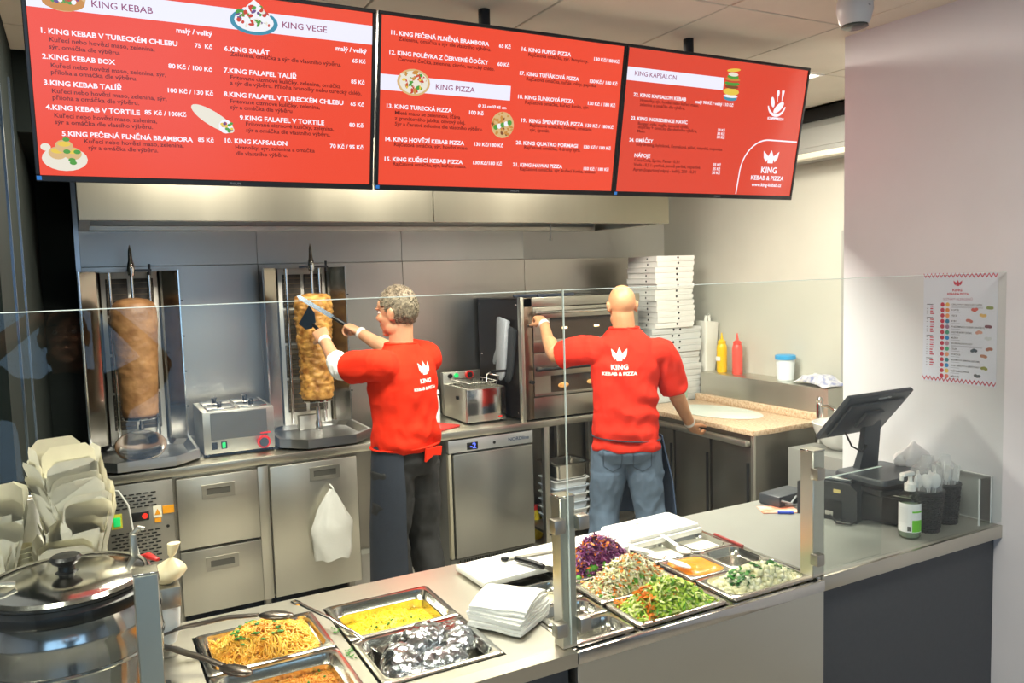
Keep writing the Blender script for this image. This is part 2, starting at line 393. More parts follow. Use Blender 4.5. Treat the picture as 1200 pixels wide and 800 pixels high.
TV1=[
  ('w',0.032,0.056,0.35,'11. KING PEČENÁ PLNĚNÁ BRAMBORA'),
  ('w',0.42,0.056,0.046,'65 Kč'),
  ('d',0.058,0.072,0.332,'Zelenina, omáčka a sýr dle vlastního výběru.'),
  ('w',0.028,0.116,0.355,'12. KING POLÉVKA Z ČERVENÉ ČOČKY'),
  ('w',0.418,0.116,0.047,'60 Kč'),
  ('d',0.058,0.134,0.35,'Červená čočka, zelenina, citrón, turecký chléb.'),
  ('p',0.193,0.211,0.144,'KING PIZZA'),
  ('w',0.352,0.257,0.11,'Ø 33 cm/Ø 45 cm'),
  ('w',0.023,0.282,0.232,'13. KING TURECKÁ PIZZA'),
  ('w',0.32,0.283,0.055,'100 Kč'),
  ('d',0.052,0.301,0.235,'Mleté maso se zeleninou, šťáva'),
  ('d',0.052,0.318,0.255,'z granátového jablka, olivový olej.'),
  ('d',0.053,0.336,0.322,'Sýr a čerstvá zelenina dle vlastního výběru.'),
  ('w',0.021,0.387,0.286,'14. KING HOVĚZÍ KEBAB PIZZA'),
  ('w',0.345,0.387,0.114,'130 Kč/180 Kč'),
  ('d',0.052,0.402,0.271,'Rajčatová omáčka, sýr, hovězí maso.'),
  ('w',0.02,0.451,0.284,'15. KING KUŘECÍ KEBAB PIZZA'),
  ('w',0.344,0.45,0.114,'130 Kč/180 Kč'),
  ('d',0.05,0.465,0.268,'Rajčatová omáčka, sýr, kuřecí maso.'),
  ('w',0.509,0.058,0.202,'16. KING FUNGI PIZZA'),
  ('w',0.811,0.062,0.113,'130 Kč/180 Kč'),
  ('d',0.537,0.073,0.25,'Rajčatová omáčka, sýr, žampiony.'),
  ('w',0.507,0.138,0.246,'17. KING TUŇÁKOVÁ PIZZA'),
  ('w',0.8,0.14,0.124,'130 Kč / 180 Kč'),
  ('d',0.535,0.154,0.297,'Rajčatová omáčka, tuňák, olivy, paprika.'),
  ('w',0.506,0.217,0.234,'18. KING ŠUNKOVÁ PIZZA'),
  ('w',0.8,0.218,0.124,'130 Kč / 180 Kč'),
  ('d',0.536,0.233,0.27,'Rajčatová omáčka, kuřecí šunka, sýr.'),
  ('w',0.525,0.296,0.263,'19.  KING ŠPENÁTOVÁ PIZZA'),
  ('w',0.799,0.297,0.125,'130 Kč / 180 Kč'),
  ('d',0.561,0.31,0.268,'Rajčatová omáčka, česnek, smetana,'),
  ('d',0.563,0.326,0.081,'sýr, špenát.'),
  ('w',0.509,0.374,0.262,'20. KING QUATRO FORMAGI'),
  ('w',0.798,0.375,0.123,'130 Kč / 180 Kč'),
  ('d',0.544,0.388,0.241,'Rajčatová omáčka, 4 druhy sýra.'),
  ('w',0.502,0.451,0.209,'21. KING HAWAI PIZZA'),
  ('w',0.805,0.454,0.116,'130 Kč / 180 Kč'),
  ('d',0.532,0.465,0.331,'Rajčatová omáčka, sýr, kuřecí šunka, ananas.'),
]
TV2=[
  ('p',0.035,0.097,0.2,'KING KAPSALON'),
  ('w',0.039,0.172,0.256,'22. KING KAPSALON KEBAB'),
  ('w',0.343,0.176,0.201,'malý 90 Kč / velký 110 Kč'),
  ('d',0.073,0.189,0.289,'Hranolky, sýr, hovězí nebo kuřecí maso,'),
  ('d',0.073,0.205,0.222,'zelenina a omáčka dle výběru.'),
  ('w',0.037,0.258,0.278,'23. KING INGREDIENCE NAVÍC'),
  ('d',0.073,0.275,0.251,'Burger, rýže, nudle, turecký chléb,'),
  ('d',0.075,0.288,0.294,'doplňky + omáčka dle vlastního výběru,'),
  ('d',0.074,0.303,0.038,'Maso.'),
  ('w',0.476,0.276,0.04,'20 Kč'),
  ('w',0.476,0.291,0.041,'30 Kč'),
  ('w',0.476,0.305,0.043,'30 Kč'),
  ('w',0.039,0.339,0.115,'24. OMÁČKY'),
  ('d',0.075,0.353,0.439,'Kity dresing, bylinková, česneková, pálivá, tatarská, majonéza'),
  ('w',0.071,0.396,0.077,'NÁPOJE'),
  ('d',0.073,0.412,0.224,'Coca Cola, Sprite, Fanta - 0,3 l'),
  ('d',0.072,0.43,0.336,'Voda - 0,5 l : perlivá, jemně perlivá, neperlivá'),
  ('d',0.071,0.449,0.317,'Ayran (jogurtový nápoj - kefír), 250 - 0,3 l'),
  ('w',0.475,0.415,0.042,'35 Kč'),
  ('w',0.475,0.432,0.042,'25 Kč'),
  ('w',0.474,0.448,0.044,'30 Kč'),
  ('w',0.743,0.213,0.092,'KING FRESH'),
  ('w',0.747,0.434,0.093,'KING'),
  ('w',0.694,0.464,0.193,'KEBAB & PIZZA'),
  ('w',0.703,0.491,0.175,'www.king-kebab.cz'),
]

# ================================================================ MENU SCREENS
def glow(name, col, k):
    m = bpy.data.materials.new(name); m.use_nodes = True; MATS[name] = m
    b = m.node_tree.nodes['Principled BSDF']; b.inputs['Base Color'].default_value = (0.01, 0.01, 0.01, 1); b.inputs['Roughness'].default_value = 0.25
    b.inputs['Emission Color'].default_value = (*lin(col), 1); b.inputs['Emission Strength'].default_value = k
    return m
SCR = 0.84
S_RED = glow('screen_red', '#ee4a2f', SCR); S_RED3 = glow('screen_red_angle_dim', '#dd452f', SCR); S_WHITE = glow('screen_white', '#fbf6ff', SCR); S_PALE = glow('screen_band', '#efeeff', SCR)  # second red puts the right screen's viewing-angle dimming into its colour
S_DARK = glow('screen_dark_letters', '#5a1512', SCR); S_PURP = glow('screen_purple', '#8e2f5e', SCR)
S_FOOD = [glow('screen_food_%d' % i, c, SCR) for i, c in enumerate(('#d9b47c', '#e9e3d2', '#4f9a3c', '#c8402c', '#7d4a2a', '#6b4a86', '#e8c64a', '#f2f2f6', '#3f8ea8', '#c98a3c'))]
TV_W, TV_H, TV_T = 0.941, 0.529, 0.194
def ellipse_face(b, cx, cz, rx, rz, y, n=20, rot=0.0):
    ca, sa = math.cos(rot), math.sin(rot)
    b.face([(cx+rx*math.cos(2*PI*k/n)*ca-rz*math.sin(2*PI*k/n)*sa, y, cz+rx*math.cos(2*PI*k/n)*sa+rz*math.sin(2*PI*k/n)*ca) for k in range(n)])
def picture(parent, cx, v, rx, rz, kind, rot=0.0):
    cz = TV_H-v; b = MB(); rnd = random.Random(int(cx*1000)+int(v*1000)); y = -.0022
    def blobs(n, cols, r0, r1, fx=.8, fz=.75, dz=0):
        nonlocal y
        for _ in range(n):
            a = rnd.uniform(0, 2*PI); q = math.sqrt(rnd.random()); b.mi = rnd.choice(cols); y -= .000012
            px, pz = q*rx*fx*math.cos(a), q*rz*fz*math.sin(a)+dz
            ellipse_face(b, cx+px*math.cos(rot)-pz*math.sin(rot), cz+px*math.sin(rot)+pz*math.cos(rot), rnd.uniform(r0, r1), rnd.uniform(r0, r1)*.6, y, 9, rnd.uniform(0, 3))
    if kind == 'plate':
        b.mi = 8; ellipse_face(b, cx, cz-.012, rx, rz*.72, y); y -= .0001; b.mi = 7; ellipse_face(b, cx, cz-.01, rx*.82, rz*.58, y); y -= .0001
        b.mi = 7; b.face([(cx-rx*.62, y, cz-.014), (cx+rx*.62, y, cz-.014), (cx+rx*.3, y, cz+rz*.7), (cx, y, cz+rz), (cx-rx*.3, y, cz+rz*.6)]); blobs(60, [1, 2, 2, 3, 7, 5, 7], .004, .011, .75, .6)
    elif kind == 'pizza':
        b.mi = 0; ellipse_face(b, cx, cz, rx, rz, y); y -= .0001; b.mi = 1; ellipse_face(b, cx, cz, rx*.86, rz*.86, y); blobs(55, [3, 6, 1, 1, 9, 2], .004, .012)
    elif kind == 'turkish':
        b.mi = 0; ellipse_face(b, cx, cz, rx, rz, y); blobs(60, [9, 9, 0, 4], .003, .009, .9, .9)
        for k in range(5): b.mi = 7 if k % 2 else 2; y -= .0001; ellipse_face(b, cx-rx*.6+k*rx*.3, cz-rz*.2+k*rz*.1, .009, .009, y, 10)
    elif kind == 'bread':
        b.mi = 0; ellipse_face(b, cx, cz, rx, rz, y); y -= .0001; b.mi = 9; ellipse_face(b, cx, cz-rz*.35, rx*.94, rz*.6, y); blobs(60, [2, 3, 7, 5, 4, 2], .004, .01, .8, .5, rz*.1)
    elif kind == 'wrap':
        b.mi = 1; ellipse_face(b, cx, cz, rx, rz, y, 24, rot); y -= .0001
        b.mi = 7; ellipse_face(b, cx+rx*.6*math.cos(rot), cz+rx*.6*math.sin(rot), rz*.95, rz*.95, y, 16); y -= .0001
        for k in range(26):
            b.mi = rnd.choice([2, 2, 3, 6, 5, 7]); y -= .00002; ellipse_face(b, cx+rx*.66*math.cos(rot)+rnd.uniform(-.7, .7)*rz, cz+rx*.66*math.sin(rot)+rnd.uniform(-.6, .6)*rz, .005, .004, y, 8)
    elif kind == 'potato':
        b.mi = 1; ellipse_face(b, cx, cz-rz*.3, rx, rz*.66, y); ellipse_face(b, cx-rx*.8, cz+rz*.3, rx*.22, rz*.2, y)
        for (dx, dz) in ((-.3, .0), (.35, .0), (0, .38)):
            y -= .0001; b.mi = 0; ellipse_face(b, cx+dx*rx, cz+dz*rz, rx*.4, rz*.34, y); y -= .0001; b.mi = 6; ellipse_face(b, cx+dx*rx, cz+dz*rz+rz*.12, rx*.28, rz*.14, y)
        for (dx, dz) in ((.3, -.35), (.55, .1), (.1, .1), (.35, -.5), (.1, .75)): y -= .0001; b.mi = 2; ellipse_face(b, cx+dx*rx, cz+dz*rz, .009, .006, y, 10)
    elif kind == 'burger':
        lay = [(8, -.85, .8, .16), (7, -.72, .85, .1), (6, -.45, .95, .22), (4, -.15, .8, .12), (2, .05, .9, .13), (3, .2, .8, .1), (9, .3, .9, .1), (2, .45, .7, .12), (1, .6, .6, .12), (6, .85, .8, .1)]
        for (c, dz, wx, hz) in lay: y -= .0001; b.mi = c; ellipse_face(b, cx, cz+dz*rz, rx*wx, rz*hz, y, 16, .12 if dz > .7 else 0)
    b.build('menu_picture', S_FOOD, parent, smooth=0)
def band(parent, u0, u1, v0, v1):
    b = MB(); b.box(u0, u1, -.0014, -.0004, TV_H-v1, TV_H-v0); b.build('heading_band', S_PALE, parent, smooth=0)
def crown(b, cx, cz, w, hh, y, mapf=None):
    for poly in CROWN: b.face([(cx+px*w, y, cz+pz*hh) for px, pz in poly])
SIZE = {'w': .022, 'd': .019, 'p': .03}
TVX = [-.072, .899, 1.863]
TVL = ['menu screen with kebab and vegetarian dishes, leftmost of the three', 'menu screen with soups and pizzas, middle of the three', 'menu screen with drinks and logos, rightmost of the three']
for n, rows in enumerate((TV0, TV1, TV2)):
    t = thing('menu_screen', 'large red '+TVL[n], 'screen', (TVX[n], 2.59, 2.1595), group='menu screens above the counter'); t.rotation_euler = (TV_T, 0, 0)
    b = MB(); bz = .0115
    b.box(-bz, TV_W+bz, -.004, .012, -bz-.006, 0, .002, 1); b.box(-bz, TV_W+bz, -.004, .012, TV_H, TV_H+bz, .002, 1); b.box(-bz, 0, -.004, .012, 0, TV_H, .002, 1); b.box(TV_W, TV_W+bz, -.004, .012, 0, TV_H, .002, 1)
    b.build('bezel', BLACK, t)
    b = MB(); b.box(-.008, TV_W+.008, .006, .03, -.008, TV_H+.008, .004); b.box(.2, .74, .03, .065, .05, .42, .01); b.build('housing', BLACK_M, t)
    b = MB(); b.box(0, TV_W, 0, .005, 0, TV_H); b.build('display', S_RED3 if n == 2 else S_RED, t, smooth=0)
    # pole up to the ceiling (vertical in the room)
    px = (.47, .437, .41)[n]
    b = MB(); b.tube([Vector((px, .14, .2)), Vector((px, .14+.62*math.tan(TV_T)*0+.10, .64))], .021, 16)
    R = Matrix.Rotation(-TV_T, 3, 'X'); base = R @ Vector((0, .05, CEIL-2.1595-.002))
    b.bm.clear(); topp = Vector((px, 0, 0))+R @ Vector((0, .045, CEIL-2.1595)); low = Vector((px, 0, 0))+R @ Vector((0, .045, .28))
    b.tube([low, topp], .021, 16); b.build('mounting_pole', BLACK_M, t)
    b = MB(); b.box(px-.1, px+.1, .06, .1, .18, .36, .004); b.build('wall_bracket', BLACK_M, t)
    b = MB(); b.box(-.009, .003, -.0055, -.004, -.013, -.002); b.build('sticker', glow('sticker_blue_glow', '#2e7fd0', .7) if n == 0 else MATS['sticker_blue_glow'], t)  # sticker is no light source, its brightness is put in as emission
    for key, nm, mt in (('w', 'white_text_line', S_WHITE), ('d', 'dark_text_line', S_DARK), ('p', 'heading_text_line', S_PURP)):
        its = [(r[4], r[1], TV_H-r[2], r[3], SIZE[key], .027 if key == 'w' else (.014 if key == 'd' else .006), 'LEFT') for r in rows if r[0] == key]
        for it in its: text_obj(nm, [it], mt, t, lambda p: Vector((p.x, -.0018, p.y)))
    text_obj('maker_lettering', [('PHILIPS', TV_W*.53, -.0125, .034, .008, .0, 'LEFT')], glow('bezel_print_glow', '#9a9a9a', .5) if n == 0 else MATS['bezel_print_glow'], t, lambda p: Vector((p.x, -.0046, p.y)))  # printed name, brightened by emission in its material
    if n == 0:
        band(t, 0, TV_W, .038, .094)
        picture(t, .086, .062, .054, .036, 'bread'); picture(t, .579, .056, .069, .05, 'plate'); picture(t, .456, .351, .068, .021, 'wrap', -.52); picture(t, .063, .468, .056, .05, 'potato')
    elif n == 1:
        band(t, 0, .475, .178, .227); picture(t, .114, .196, .058, .042, 'pizza'); picture(t, .451, .311, .045, .045, 'turkish')
    else:
        band(t, 0, .478, .068, .116); picture(t, .522, .09, .045, .064, 'burger')
        b = MB(); pts = [(.935, .232), (.77, .232)]+[(.77+.145*math.cos(math.radians(a)), .087+.145*math.sin(math.radians(a))) for a in range(95, 181, 8)]+[(.6205, 0.003)]
        for (p, q) in zip(pts, pts[1:]):
            d = Vector((q[0]-p[0], 0, q[1]-p[1])).normalized(); nn = Vector((-d.z, 0, d.x))*.003
            P = Vector((p[0], -.0012, p[1])); Q = Vector((q[0], -.0012, q[1])); b.quad(P-nn, Q-nn, Q+nn, P+nn)
        b.build('logo_border', S_WHITE, t, smooth=0)
        b = MB(); crown(b, .793, TV_H-.365, .092, .055, -.0016); b.build('crown_logo', S_WHITE, t, smooth=0)
        b = MB(); cx, cz = .786, TV_H-.15; k = 24
        for s in range(18):   # bowl outline
            a0, a1 = math.radians(190+s*9), math.radians(190+(s+1)*9)
            w0, w1 = .006+.006*math.sin(PI*s/18), .006+.006*math.sin(PI*(s+1)/18)
            b.quad((cx+.052*math.cos(a0), -.0016, cz+.05*math.sin(a0)), (cx+.052*math.cos(a1), -.0016, cz+.05*math.sin(a1)), (cx+(.052-w1)*math.cos(a1), -.0016, cz+(.05-w1)*math.sin(a1)), (cx+(.052-w0)*math.cos(a0), -.0016, cz+(.05-w0)*math.sin(a0)))
        ellipse_face(b, cx+.012, cz-.012, .034, .014, -.0016, 18, .7); ellipse_face(b, cx-.026, cz+.008, .022, .01, -.0017, 18, 1.9)
        ellipse_face(b, cx-.002, cz+.045, .008, .014, -.0016, 14); b.face([(cx-.004, -.0016, cz+.035), (cx, -.0016, cz+.035), (cx+.002, -.0016, cz+.01), (cx-.001, -.0016, cz+.01)])
        b.face([(cx+.018, -.0016, cz+.058), (cx+.034, -.0016, cz+.058), (cx+.031, -.0016, cz+.035), (cx+.024, -.0016, cz+.01), (cx+.021, -.0016, cz+.035)])
        b.box(cx-.02, cx+.02, -.0017, -.0015, cz-.058, cz-.052); b.build('bowl_logo', S_WHITE, t, smooth=0)
# security camera
t = thing('security_camera', 'white dome security camera on the ceiling near the white wall', 'security camera', (2.40, 1.93, CEIL))
b = MB(); b.lathe([(.062, 0), (.062, -.02), (.05, -.03)], seg=24); b.build('base', WHITE_P, t)
b = MB(); b.lathe([(.048, -.02), (.058, -.045), (.06, -.075), (.052, -.11), (.042, -.128)], seg=24, c=(0, 0, 0)); b.build('housing', M('camera_grey', '#bcbcbe', .4), t)
b = MB(); b.lathe([(.043, -.12), (.044, -.131), (.03, -.136)], seg=24); b.build('lens_window', M('lens_dark', '#3b4240', .15), t)
b = MB(); b.tube([(-.045, -.04, -.05), (-.0, -.06, -.075), (.05, -.035, -.045)], .0022, 6); b.build('seam', M('seam_grey', '#77777a', .5), t)

# ================================================================ BACK LINE
CY = 4.45     # front edge of the back counters
o = MB(); o.box(0.022, 1.46, CY, 5.13, .855, .9, .004); o.box(0.022, 1.46, 5.1, 5.13, .9, .94, .003)
tag(o.build('steel_worktop', STEEL_H), 'stainless worktop carrying the two doner grills', 'worktop')
# refrigerated counter with control panel, drawers and door
t = thing('refrigerated_counter', 'stainless undercounter fridge with vents, two drawers and a door below the doner grills', 'fridge counter', (0.03, CY, 0))
b = MB(); b.box(0, 1.33, .035, .66, .1, .853); b.build('body', STEEL_D, t)
b = MB(); b.box(0.01, .335, .01, .04, .1, .845, .003); cp = b.build('control_panel', STEEL_D, t)
b = MB(); rr = 0
for (x0, x1, z0, z1) in ((.025, .265, .72, .8), (.035, .275, .425, .6)):
    z = z0; k = 0
    while z < z1:
        x = x0+(.017 if k % 2 else 0)
        while x < x1-.02: b.box(x, x+.024, .005, .0105, z, z+.006); x += .034
        z += .0165; k += 1
b.build('vent_slots', BLACK_M, cp, kind='stuff')
b = MB(); b.box(.04, .09, .004, .011, .625, .7, .002); b.build('green_switch_plate', M('switch_yellow', '#c9c23a', .5), cp)
b = MB(); b.box(.05, .082, -.002, .006, .638, .685, .003); b.build('green_switch', M('switch_green', '#1fbf62', .3, emit=.5), cp)
b = MB(); b.box(.135, .215, .003, .011, .648, .695, .003); b.build('display_frame', BLACK, cp)
b = MB(); b.lathe([(.014, 0), (.014, .003)], c=(.195, .001, .672), ax='y', seg=12); b.build('display_light', glow('red_lamp', '#ff2a1a', 1.5), cp)
b = MB(); b.box(.235, .275, .006, .011, .655, .715); b.build('warning_label', M('label_white', '#e9e4cf', .6), cp)
b = MB(); b.face([(.24, .0045, .668), (.27, .0045, .668), (.255, .0045, .7)]); b.build('warning_triangle', M('label_amber', '#e59a16', .6), cp, smooth=0)
b = MB(); b.box(.28, .335, .006, .0105, .668, .708); b.box(.24, .27, .005, .0105, .628, .65); b.build('orange_label', MATS['label_amber'], cp)
b = MB(); b.lathe([(.008, 0), (.008, .004)], c=(.3, .006, .6), ax='y', seg=12); b.build('lock', BLACK, cp)
def pull(parent, x, z, w=.165, hgt=.075, y=-.012):
    b = MB(); b.box(x-w/2, x+w/2, y-.004, y+.004, z-hgt/2, z-hgt/2+.02); b.box(x-w/2, x+w/2, y-.004, y+.004, z+hgt/2-.02, z+hgt/2); b.box(x-w/2, x-w/2+.022, y-.004, y+.004, z-hgt/2+.02, z+hgt/2-.02); b.box(x+w/2-.022, x+w/2, y-.004, y+.004, z-hgt/2+.02, z+hgt/2-.02)
    h_ = b.build('handle', STEEL_D, parent)
    b = MB(); b.box(x-w/2+.02, x+w/2-.02, y+.001, y+.008, z-hgt/2+.018, z+hgt/2-.018); b.build('handle_recess', M('recess_grey', '#6f6e68', .45, .8), h_)
for (z0, z1) in ((.462, .838), (.105, .448)):
    b = MB(); b.box(.35, .76, -.01, .03, z0, z1, .004); d = b.build('drawer', STEEL, t); pull(d, .555, z1-.085)
b = MB(); b.box(.763, .818, .005, .035, .1, .845, .002); b.build('centre_post', STEEL, t)
b = MB(); b.box(.825, 1.312, -.01, .03, .105, .838, .004); d = b.build('door', STEEL, t); pull(d, 1.125, .768, .17)
for x in (.06, .34, .79, 1.27):
    for y in (.06, .6): b = MB(); b.lathe([(.022, 0), (.022, .1)], c=(x, y, 0), seg=14); b.build('foot', STEEL_D, t)
b = MB(); b.box(0.03, 1.3, .16, .18, 0.002, .1); b.build('kick_plate', BLACK_M, t)
tag(MB().tube([(.07, 4.42, .838), (.11, 4.40, .83), (.15, 4.40, .75), (.165, 4.40, .6), (.19, 4.38, .45), (.2, 4.35, .3), (.2, 4.36, .006)], .0055, 8).build('power_cable', M('cable_white', '#cfcfc8', .5)), 'thin white power cable hanging down the vented fridge panel', 'cable')
# white carrier bag on the door handle
b = MB(); rs = []; rnd = random.Random(3)
for k in range(15):
    f = k/14; z = .675-f*.385
    hw = (.012+.10*min(1, f*2.1)**.8)*(1-.12*max(0, f-.75)/.25); hd = .008+.04*min(1, f*1.8)
    ring = []
    for i in range(28):
        a = 2*PI*i/28; q = 1+.18*mnoise.noise(Vector((math.cos(a)*2.2, math.sin(a)*2.2+7, f*4)))
        ring.append((1.185+.01*f-.012+(hw*math.cos(a)*q)-.018*f, 4.385+hd*math.sin(a)*q, z+.018*mnoise.noise(Vector((a*1.5, f*3, 2)))))
    rs.append(ring)
b.rings(rs); b.tube([(1.175, 4.42, .70), (1.183, 4.405, .69), (1.19, 4.395, .665)], .005, 6)
tag(b.build('carrier_bag', M('bag_white', '#e3e3dc', .45, bump=.5, bscale=22), smooth=60), 'crumpled white plastic bag hanging from the fridge door handle', 'bag')

# ---------------------------------------------------------------- doner grills
BURN = M('radiant_burner', '#4b463f', .5, .5, var=.3, vscale=25)
SHIELD = M('shield_steel', '#b9b3a8', .2, 1.0, var=.1, vscale=3, rvar=.08, stretch=(1, 1, .2))
BLUE_ST = STEEL_P
def octa(w, d, c):
    return [(-w/2+c, -d/2), (w/2-c, -d/2), (w/2, -d/2+c), (w/2, d/2-c*.4), (w/2-c*.4, d/2), (-w/2+c*.4, d/2), (-w/2, d/2-c*.4), (-w/2, -d/2+c)]
def doner_grill(x, label):
    t = thing('doner_grill', label, 'doner grill', (x, 4.73, .901), group='doner grills on the worktop')
    b = MB(); o1 = octa(.535, .58, .13); i1 = octa(.505, .55, .125)
    b.rings([[(p[0], p[1], .012) for p in octa(.44, .5, .12)], [(p[0], p[1], .012) for p in o1], [(p[0], p[1], .062) for p in o1], [(p[0], p[1], .062) for p in i1], [(p[0], p[1], .03) for p in octa(.44, .5, .12)]])
    b.build('drip_tray', M('tray_steel', '#d8dade', .3, 1.0, var=.04, vscale=6), t, smooth=20)
    for (fx, fy) in ((-.17, -.16), (.17, -.16), (-.17, .2), (.17, .2)): b = MB(); b.lathe([(.018, 0), (.018, .014)], c=(fx, fy, 0), seg=12); b.build('foot', BLACK, t)
    b = MB(); b.box(-.145, .145, .24, .33, .06, 1.02, .003); b.build('burner_housing', STEEL_D, t)
    for k in range(4):
        for sx in (-1, 1):
            z0 = .14+k*.215
            b = MB(); b.box(sx*.066-.055, sx*.066+.055, .228, .242, z0, z0+.2, .003); bo = b.build('burner', BURN, t)
            g = MB()
            for q in range(6): g.box(sx*.066-.05, sx*.066+.05, .222, .228, z0+.018+q*.031, z0+.024+q*.031)
            g.build('burner_grille', M('grille_brown', '#6b5f4d', .4, .8), bo)
    for sx in (-1, 1):
        b = MB(); w = [Vector((sx*.145, .262, 0)), Vector((sx*.165, .20, 0)), Vector((sx*.245, .15, 0)), Vector((sx*.247, .154, 0)), Vector((sx*.168, .205, 0)), Vector((sx*.149, .264, 0))]
        b.rings([[p+Vector((0, 0, .07)) for p in w], [p+Vector((0, 0, 1.025)) for p in w]]); b.build('side_shield', SHIELD, t, smooth=15)
        b = MB(); b.box(sx*.246-.004, sx*.246+.004, .145, .158, .07, 1.028, .001, 1); b.build('shield_edge', STEEL_P, t)
        b = MB(); b.tube([(sx*.1, .215, .07), (sx*.1, .215, 1.02)], .011, 10); b.build('guide_rail', STEEL_P, t)
    for k in range(4): b = MB(); b.box(.247, .262, .148, .156, .25+k*.2, .258+k*.2); b.build('hook', BLACK, t)
    b = MB(); b.tube([(0, 0, .05), (0, 0, 1.10)], .0085, 12); b.lathe([(.016, 1.0), (.02, 1.03), (.017, 1.06), (.012, 1.075), (.009, 1.13), (.002, 1.16)], seg=14); b.lathe([(.02, .06), (.02, .1), (.013, .12), (.013, .2)], seg=14); b.build('spit', STEEL_P, t)
    b = MB(); b.box(-.02, .1, .0, .03, 1.02, 1.032); b.box(-.012, .012, 0, .25, 1.024, 1.034); b.lathe([(.007, 1.0), (.007, 1.06)], c=(.09, .01, 0), seg=10); b.build('top_bracket', BLACK, t)
    b = MB(); b.lathe([(.085, .232), (.09, .236), (.09, .243), (.02, .246)], seg=24); b.build('meat_disc', STEEL_P, t)
    b = MB(); b.box(-.07, .07, .19, .26, .03, .12, .004); b.build('motor_box', STEEL_D, t)
    return t
doner_grill(.252, 'upright steel doner grill at the left end, smooth meat cone on its spit')
doner_grill(1.21, 'upright steel doner grill being used by the man with the knife')
# collecting scoop on the tray of the first grill
b = MB(); R = Matrix.Rotation(.5, 3, 'X'); 
for r in [0]: b.lathe([(.0, 0), (.09, .002), (.118, .014), (.125, .034), (.12, .034), (.09, .01), (.0, .006)], seg=30, cap0=False, cap1=False)
for v in b.bm.verts: v.co = R @ v.co
dish = thing('meat_scoop', 'round shallow steel scoop dish resting in the left grill tray', 'dish', (.235, 4.58, .99)); b.build('dish', STEEL_P, dish)
b = MB(); b.lathe([(.017, 0), (.02, .02), (.012, .03)], c=(.03, -.1, -.038), ax='y', seg=14); b.build('knob', BLACK, dish)
MEAT1 = M('minced_doner_meat', '#75502f', .5, col2='#a2794f', vscale=11, bump=.5, bscale=45, sss=.05)
MEAT2 = M('roast_chicken_meat', '#85501c', .45, col2='#dba657', vscale=26, bump=1.0, bscale=60, sss=.05)
def kebab(prof, amp, fr, seed, stretchz=1.0):
    b = MB(); rs = []; n = 72
    P = []
    for (a, c) in zip(prof, prof[1:]):
        m = max(1, int(abs(c[1]-a[1])/.008)+int(abs(c[0]-a[0])/.012))
        for k in range(m): f = k/m; P.append((a[0]+(c[0]-a[0])*f, a[1]+(c[1]-a[1])*f))
    P.append(prof[-1])
    for r, z in P:
        ring = []
        for i in range(n):
            a = 2*PI*i/n; p = Vector((math.cos(a)*r, math.sin(a)*r, z))
            q = Vector((p.x, p.y, p.z*stretchz))
            dsp = amp*(mnoise.noise(q*fr+Vector((seed, 0, 0)))+.6*mnoise.noise(q*fr*2.4+Vector((0, seed, 0))))*min(1, r/.05)
            ring.append((p.x+math.cos(a)*dsp, p.y+math.sin(a)*dsp, z+dsp*.3))
        rs.append(ring)
    return b.rings(rs)
k1 = kebab([(.012, 0), (.08, .001), (.09, .012), (.092, .06), (.097, .2), (.108, .38), (.115, .5), (.112, .57), (.1, .605), (.075, .626), (.02, .635)], .0035, 16, 1.3, 2.2).build('doner_meat', MEAT1, None, (.252, 4.73, 1.147), smooth=180)
tag(k1, 'smooth tan cone of minced doner meat on the left spit', 'meat')
k2 = kebab([(.012, 0), (.082, .001), (.09, .012), (.093, .06), (.094, .2), (.1, .36), (.108, .5), (.112, .56), (.104, .6), (.08, .617), (.02, .624)], .013, 26, 4.1, 2.6).build('doner_meat', MEAT2, None, (1.21, 4.73, 1.147), smooth=180)
tag(k2, 'rough golden roasted chicken cone being carved on the right spit', 'meat')
# four-well counter warmer between the grills
t = thing('counter_warmer', 'small stainless four well warmer with red knob between the doner grills', 'food warmer', (.735, 4.60, .901))
b = MB(); b.box(-.19, .19, 0, .4, .015, .25, .004); b.build('body', STEEL, t)
b = MB(); b.box(-.15, .15, -.004, .002, .09, .24, .002, 1); b.build('front_plate', M('plate_grey', '#94918a', .35, 1.0, var=.05), t)
for (wx, wy) in ((-.085, .1), (.085, .1), (-.085, .29), (.085, .29)):
    b = MB(); b.box(wx-.075, wx+.075, wy-.08, wy+.08, .25, .262, .004); wo = b.build('well_lid', STEEL_P, t)
    b = MB(); b.lathe([(.012, .262), (.012, .275), (.018, .285), (.006, .29)], c=(wx, wy, 0), seg=14); b.build('lid_knob', BLACK, wo)
b = MB(); b.lathe([(.036, -.02), (.036, 0)], c=(.125, -.002, .055), ax='y', seg=24); k_ = b.build('temperature_ring', RED_P, t)
b = MB(); b.lathe([(.024, -.03), (.026, -.004)], c=(.125, -.002, .055), ax='y', seg=20); b.build('temperature_knob', DGREY, t)
b = MB(); b.box(.11, .165, -.006, 0, .1, .108); b.build('logo', RED_P, t)
for k, mt in enumerate((BLACK, MATS['switch_green'])):
    b = MB(); b.box(-.15+k*.05, -.12+k*.05, -.008, 0, .04, .08, .002); b.build('switch', BLACK, t)
    if k: b = MB(); b.box(-.096, -.078, -.011, -.006, .045, .075, .002); b.build('switch_light', mt, t)
for x in (-.17, .17):
    for y in (.03, .37): b = MB(); b.lathe([(.012, 0), (.012, .016)], c=(x, y, 0), seg=10); b.build('foot', BLACK, t)

